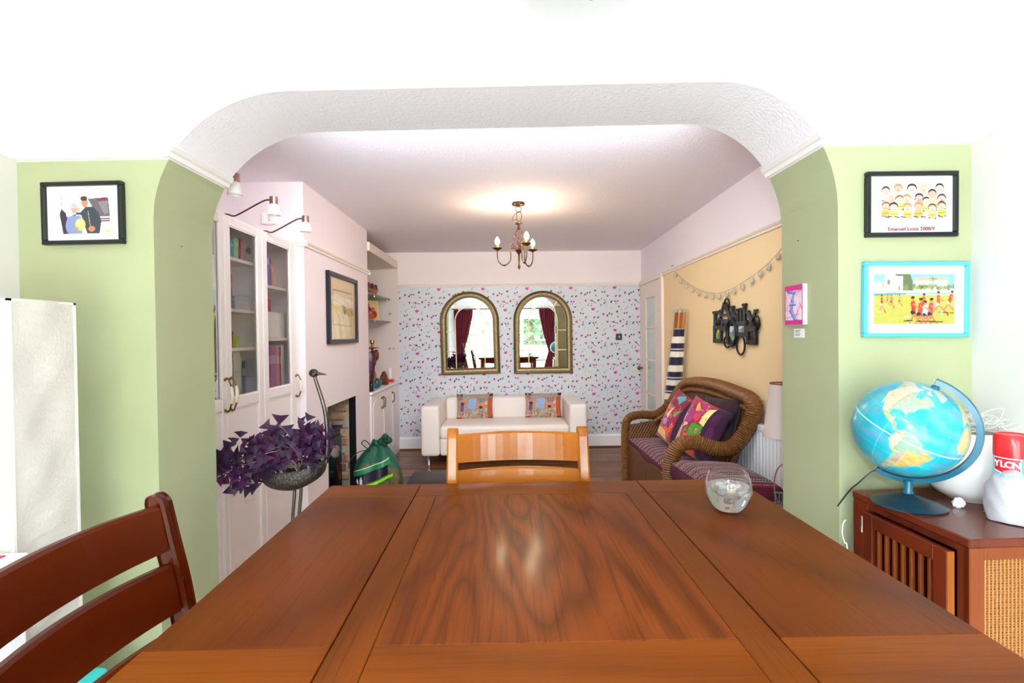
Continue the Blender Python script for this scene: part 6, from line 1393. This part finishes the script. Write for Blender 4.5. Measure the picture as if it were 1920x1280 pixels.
# letters run left to right as seen, that is from the far end (large y) towards the archway
def letter(name, strokes):
    b = MB()
    for s_ in strokes: wbar(s_[0], s_[1], s_[2] if len(s_) > 2 else .03, acc=b)
    return tag(b.build('letter', blk, fp), 'letter %s' % name)
letter('F', [((3.90, 1.385), (3.90, 1.575), .045), ((3.95, 1.570), (3.78, 1.570), .02), ((3.90, 1.49), (3.80, 1.49), .02), ((3.78, 1.59), (3.78, 1.53), .018), ((3.80, 1.46), (3.80, 1.52), .016)])
letter('A', [((3.79, 1.51), (3.70, 1.64), .022), ((3.54, 1.46), (3.67, 1.63), .045), ((3.76, 1.54), (3.60, 1.54), .016), ((3.82, 1.505), (3.74, 1.505), .016)])
letter('M', [((3.52, 1.46), (3.52, 1.60), .045), ((3.56, 1.60), (3.49, 1.60), .014), ((3.52, 1.58), (3.44, 1.49), .026), ((3.44, 1.49), (3.40, 1.56), .02), ((3.42, 1.47), (3.42, 1.57), .03), ((3.45, 1.572), (3.38, 1.572), .014)])
letter('I', [((3.36, 1.46), (3.36, 1.565), .03), ((3.39, 1.575), (3.33, 1.575), .014)])
letter('L', [((3.30, 1.46), (3.30, 1.605), .036), ((3.34, 1.605), (3.265, 1.605), .014), ((3.30, 1.47), (3.24, 1.47), .022)])
letter('Y', [((3.16, 1.42), (3.18, 1.49), .04), ((3.17, 1.47), (3.24, 1.545), .036), ((3.17, 1.47), (3.115, 1.55), .022), ((3.27, 1.545), (3.21, 1.545), .014), ((3.14, 1.55), (3.08, 1.55), .014)])
def wring(y, z, ry, rz, r=.007, name='scroll'):
    b = MB(); b.tube([rq(y+ry*math.cos(a), z+rz*math.sin(a), .018) for a in np.linspace(0, 2*PI, 22)[:-1]], r, 6, closed=True); return b.build(name, blk, fp, smooth=True)
wring(3.635, 1.625, .05, .05); wring(3.105, 1.455, .055, .055); wring(3.105, 1.45, .025, .028, .005); wring(3.37, 1.29, .075, .075); wring(3.63, 1.315, .06, .05); wring(3.82, 1.475, .04, .03)
def wframe(y0, y1, z0, z1, cols, nm, oval=False):
    b = MB(); t = .03
    if not oval:
        for p, q in (((y0, z0+t/2), (y1, z0+t/2)), ((y0, z1-t/2), (y1, z1-t/2)), ((y0+t/2 if y0 < y1 else y0-t/2, z0), (y0+t/2 if y0 < y1 else y0-t/2, z1)), ((y1-t/2 if y0 < y1 else y1+t/2, z0), (y1-t/2 if y0 < y1 else y1+t/2, z1))): wbar(p, q, t, acc=b, t=.014)
    else:
        b.tube([rq((y0+y1)/2+(y1-y0)/2*math.cos(a), (z0+z1)/2+(z1-z0)/2*math.sin(a), .018) for a in np.linspace(0, 2*PI, 26)[:-1]], .014, 8, closed=True)
    b.build('small_frame', blk, fp, smooth=oval)
    cv = Canvas(20, 20, cols[0]); cv.noise(.25, 6)
    for i, c in enumerate(cols[1:]): cv.ell(.3+.4*(i % 2), .7-.25*i, .3, .2, c, .8)
    ys, zs_ = (y0+y1)/2, (z0+z1)/2; hy, hz = abs(y1-y0)/2-.01, (z1-z0)/2-.01
    f = .74 if oval else 1
    A0 = rq(ys+hy*f, zs_, .012); A1 = rq(ys-hy*f, zs_, .012); zs_ = A0.z; hz *= .86
    cv.grid(lambda X, Y: (A0.x+(A1.x-A0.x)*X, A0.y+(A1.y-A0.y)*X, zs_+(Y*2-1)*hz*f), 'photo', M_print, fp)
wframe(3.93, 3.75, 1.305, 1.45, ['#8ab03a', '#d9e070', '#5a8a2a'], 'a'); wframe(3.75, 3.61, 1.41, 1.50, ['#4a3a34', '#8a6a4a'], 'b'); wframe(3.63, 3.44, 1.285, 1.50, ['#7a8a9a', '#dfe8e0', '#4a5a8a', '#8aa04a'], 'c', True); wframe(3.46, 3.26, 1.36, 1.475, ['#9fb2ae', '#e8f0ec', '#5f7a5a'], 'd'); wframe(3.26, 3.10, 1.30, 1.43, ['#2a2226', '#4a2a34'], 'e')
b = MB(); wbar((3.93, 1.31), (3.45, 1.31), .012, acc=b); wbar((3.30, 1.42), (3.12, 1.42), .04, acc=b); wbar((3.94, 1.455), (3.12, 1.455), .02, acc=b, off=.004); b.build('crossbar', blk, fp)
# string of small glass pots
bl = empty('glass_garland', rp(3.9, 1.75), label='garland of small clear glass pots on a wire strung across the cream wall', cat='garland')
GP = smooth_path([rp(4.86, 2.0, .02), rp(4.51, 1.855, .02), rp(4.12, 1.745, .02), rp(3.84, 1.70, .02), rp(3.59, 1.70, .02), rp(3.33, 1.735, .02), rp(3.11, 1.78, .02), rp(2.905, 1.845, .02), rp(2.6, 1.99, .02)], 10)
b = MB(); b.tube(GP, .0018, 5); b.build('wire', mat('silver_wire', '#b8b4ac', .4, metal=.6), bl, smooth=True)
potm = mat('pressed_glass', '#e6e0d2', .12, trans=.35, spec=.9, ior=1.3, var=(160, '#a9a294', .7)); cum = [0]
for p, q in zip(GP, GP[1:]): cum.append(cum[-1]+(q-p).length)
pot_px = [4.80, 4.64, 4.48, 4.32, 4.17, 4.02, 3.88, 3.74, 3.60, 3.48, 3.345, 3.21, 3.09, 2.985, 2.875, 2.76]
me0 = None
for yy in pot_px:
    z = min(GP, key=lambda p: abs(p.y-yy)).z; q = rp(yy, z-.006, .022)
    if me0 is None:
        b = MB(); b.lathe([(.005, 0), (.014, -.004), (.015, -.012), (.019, -.024), (.017, -.040), (.010, -.050), (0, -.052), (.006, -.048), (.013, -.038), (.014, -.022), (.010, -.004)], (0, 0, 0), 12)
        o = b.build('glass_pot', potm, bl, local=True, smooth=True); me0 = o
    else: o = me0.copy(); COL.objects.link(o)
    o.location = q-WM[bl.name].translation; o.rotation_euler = (.25, 0, 0); o.scale = (.74, .74, .84)
b = MB(); b.box((0, -.03, 0), (.012, .03, .012), .002, (lambda M: M)(T(*rp(4.95, 2.055, .0))@Matrix(((-rn.x, rd.x, 0, 0), (-rn.y, rd.y, 0, 0), (0, 0, 1, 0), (0, 0, 0, 1))))); tag(b.build('wall_hook', mat('grey_hook', '#b0a49c', .5)), 'small grey hook above the picture rail near the door', 'hook')
# striped parasol wrapped in clear plastic, leaning in the corner behind the wicker sofa
pa = empty('wrapped_parasol', rp(4.62, .0, .1), label='navy and cream striped parasol wrapped in clear plastic, leaning on the cream wall', cat='parasol')
A, B = rp(4.80, .02, .13), rp(4.50, 1.44, .085); dA = (B-A); n = 46
cv_c = []; b = MB(); V = []; m_ = 18; n = 170
for i in range(n+1):
    t = i/n; r = .050+.016*math.sin(PI*min(t*1.15, 1)) if t < .95 else .040
    for k in range(m_):
        a = 2*PI*k/m_; fold = 1+.10*math.sin(5*a+2*t); V.append(A+dA*t+Vector((-rn.x, -rn.y, 0))*math.cos(a)*r*1.12*fold+rd*math.sin(a)*r*1.05*fold)
        s_ = (t*11) % 1; cv_c.append(lin('#e6dccb') if s_ < .42 else (lin('#e6dccb') if .56 < s_ < .60 else lin('#20203f')))
b.add(V, [(i*m_+k, i*m_+(k+1) % m_, (i+1)*m_+(k+1) % m_, (i+1)*m_+k) for i in range(n) for k in range(m_)]+[tuple(range(m_))[::-1], tuple(n*m_+k for k in range(m_))])
b.build('furled_canopy', mat('striped_canvas', rough=.7, attr='Col'), pa, smooth=True, vcol=np.array(cv_c))
for k in range(5):
    o0 = Vector((-rn.x, -rn.y, 0))*(k-2)*.021+rd*(.014*(k % 2)); b = MB(); b.tube([B+o0-dA*.04, B+o0+dA*(.10+.004*(k % 2))], .0085, 10); b.build('pole_section', wood('pole_wood', '#c0723a', '#8f4c22', 'Z', 4, 2), pa, smooth=True); b = MB(); b.tube([B+o0+dA*.102, B+o0+dA*(.120+.004*(k % 2))], .009, 10); b.build('metal_end', chrome, pa, smooth=True)
b = MB(); V = []; n = 46
for i in range(n+1):
    t = i/n*1.12; r = (.060+.016*math.sin(PI*min(t, 1)))
    for k in range(m_): a = 2*PI*k/m_; f_ = 1+.05*math.sin(7*a+9*t); V.append(A+dA*t+Vector((-rn.x, -rn.y, 0))*math.cos(a)*r*1.12*f_+rd*math.sin(a)*r*1.08*f_)
b.add(V, [(i*m_+k, i*m_+(k+1) % m_, (i+1)*m_+(k+1) % m_, (i+1)*m_+k) for i in range(n) for k in range(m_)]); b.build('clear_wrap', glassmat('wrap_film', '#ffffff', .15, k=.2), pa, smooth=True)

# ================================================================ OSTRICH PLANTER with purple oxalis
op = empty('bird_planter', (-.93, 2.25, 0), label='pewter long-necked bird planter with a pierced bowl body, just beyond the archway', cat='planter')
pew = mat('pewter', '#3a3432', .38, metal=.8, bump=(110, 1, .006), var=(150, '#8d8780', .5)); pew_hi = mat('pewter_light', '#6a6560', .3, metal=.95, bump=(90, .3, .002))
K_ = 2.25
b = MB(); bx0, bz0 = -.936, .83
n, mz = 64, 22; V = []; F = []
for j in range(mz+1):
    ph = PI/2*j/mz; r = math.cos(PI/2-ph) if 0 else math.sin(ph)**.75; z = -.092*math.cos(ph)**.6 if ph < PI/2 else 0
    for i in range(n):
        a = 2*PI*i/n; V.append((bx0+.142*r*math.cos(a), K_+.10*r*math.sin(a), bz0+z*1.05+.035*max(0, math.cos(a))**2*r))
for j in range(mz):
    for i in range(n):
        F.append((j*n+i, j*n+(i+1) % n, (j+1)*n+(i+1) % n, (j+1)*n+i))
b.add(V, F); o = b.build('pierced_bowl', pew, op, smooth=True); mo = o.modifiers.new('s', 'SOLIDIFY'); mo.thickness = .004
b = MB(); b.lathe([(0, -.075), (.06, -.068), (.105, -.045), (.118, -.015), (.11, -.008), (0, -.006)], (bx0, K_, bz0), 24, sx=1.05, sy=.75); b.build('soil', mat('dark_soil', '#1c1512', .95, bump=(60, 1, .01)), op, smooth=True)
b = MB()
rr = np.random.default_rng(8)
for i in range(46):
    a = rr.random()*2*PI; c = Vector((bx0+.143*math.cos(a), K_+.101*math.sin(a), bz0+.004+.012*rr.random()+.03*max(0, math.cos(a))**2)); b.tube([c+Vector((.008*math.cos(t), 0, .008*math.sin(t))) for t in np.linspace(0, 2*PI, 9)[:-1]], .0022, 5, closed=True)
b.build('filigree_rim', pew_hi, op, smooth=True)
b = MB(); Pn = smooth_path([(-.795, K_, .845), (-.79, K_, .90), (-.788, K_, .98), (-.795, K_, 1.07), (-.815, K_, 1.15), (-.832, K_, 1.205), (-.838, K_, 1.228)], 6); b.tube(Pn, [.0105-.003*i/len(Pn) for i in range(len(Pn))], 10); b.build('neck', pew_hi, op, smooth=True)
b = MB(); b.sphere((-.842, K_, 1.243), .019, 16, 10, sx=1.1, sz=1.0); b.build('head', pew_hi, op, smooth=True)
b = MB(); b.tube([(-.828, K_-.002, 1.241), (-.81, K_-.004, 1.240), (-.785, K_-.006, 1.236)], [.0085, .0055, .002], 8, flat=.7); b.build('beak', pew_hi, op, smooth=True)
b = MB(); b.sphere((-.838, K_-.0185, 1.246), .005, 10, 6); b.build('eye', mat('dark_eye', '#2a2624', .2, metal=.6), op, smooth=True)
for x, y in ((-.935, K_-.012), (-.917, K_+.014)):
    b = MB(); b.tube(smooth_path([(x+.005, y, .762), (x+.003, y, .70), (x-.008, y, .55), (x+.008, y, .36), (x, y, .03)], 5), [.0085-.0015*math.sin(PI*i/20) for i in range(21)], 8); b.build('leg', pew_hi, op, smooth=True)
    b = MB(); b.tube([(x, y, .03), (x+.05, y-.02*(1 if y < K_ else -1), .008)], [.008, .004], 6); b.tube([(x, y, .03), (x+.04, y+.03*(1 if y < K_ else -1), .008)], [.008, .004], 6); b.build('claw', pew, op, smooth=True)
b = MB(); b.lathe([(0, 0), (.09, 0), (.09, .008), (0, .008)], (-.92, K_, 0), 24); b.build('foot_plate', pew, op, smooth=True)
ox = empty('oxalis_plant', (bx0, K_, bz0), label='purple-leaved oxalis spilling to the left out of the pewter bird planter', cat='plant')
lv = [mat('oxalis_%d' % i, c, .55) for i, c in enumerate(('#33103a', '#451446', '#260c2c', '#5c1a4c'))]
stem_m = mat('oxalis_stem', '#b59a8c', .6)
# leaf heads: (pixel-measured spread re-expressed in metres around the bowl)
heads = []
for i in range(118):
    u = rr.random()
    if i < 50: x, z = rr.normal(-.95, .075), rr.normal(.925, .035)        # above the bowl
    elif i < 84: x, z = rr.normal(-1.145, .055), rr.normal(.865, .040)    # trailing left
    elif i < 96: x, z = rr.normal(-.86, .035), rr.normal(.95, .035)
    elif i < 108: x, z = rr.normal(-1.05, .05), rr.normal(.87, .03)
    else: x, z = -1.16+.14*rr.random(), .79+.04*rr.random()
    heads.append(Vector((min(max(x, -1.27), -.80), K_+rr.normal(-.02, .055), min(max(z, .76), 1.03))))
heads += [Vector((-1.02, K_-.03, 1.0)), Vector((-.87, K_-.02, 1.03)), Vector((-.98, K_-.04, 1.02)), Vector((-1.27, K_-.02, .83)), Vector((-1.20, K_-.03, .765)), Vector((-1.14, K_-.04, .76)), Vector((-1.17, K_, .96)), Vector((-1.24, K_, .90))]
for i, h in enumerate(heads):
    if i % 3 == 0:
        b = MB(); s0 = Vector((bx0+.05*(rr.random()*2-1), K_+.03*(rr.random()*2-1), bz0-.01)); b.tube(smooth_path([s0, s0.lerp(h, .5)+Vector((0, 0, .045)), h], 4), .0013, 4); b.build('stem', stem_m, ox, smooth=True)
    nrm = Vector((rr.normal()*.5, -1+rr.normal()*.35, rr.normal()*.55+.45)).normalized(); t1 = nrm.cross(Vector((0, 0, 1))).normalized(); t2 = nrm.cross(t1); a0_ = rr.random()*2*PI; s_ = .036+.014*rr.random()
    b = MB()
    for k in range(3):
        a = a0_+2*PI*k/3; d = t1*math.cos(a)+t2*math.sin(a); e = nrm.cross(d); dn = -nrm*.3+d*0
        P0, P1, P2 = h+d*.003, h+d*s_*1.0+e*s_*.72+dn*s_*.5, h+d*s_*1.0-e*s_*.72+dn*s_*.5; mid = h+d*s_*.97+nrm*.004; q1, q2 = h+d*s_*.55+e*s_*.38, h+d*s_*.55-e*s_*.38
        b.add([P0, q1, P1, mid, P2, q2], [(0, 1, 3), (1, 2, 3), (0, 3, 5), (3, 4, 5)])
    b.build('leaf', lv[int(rr.integers(4))], ox)
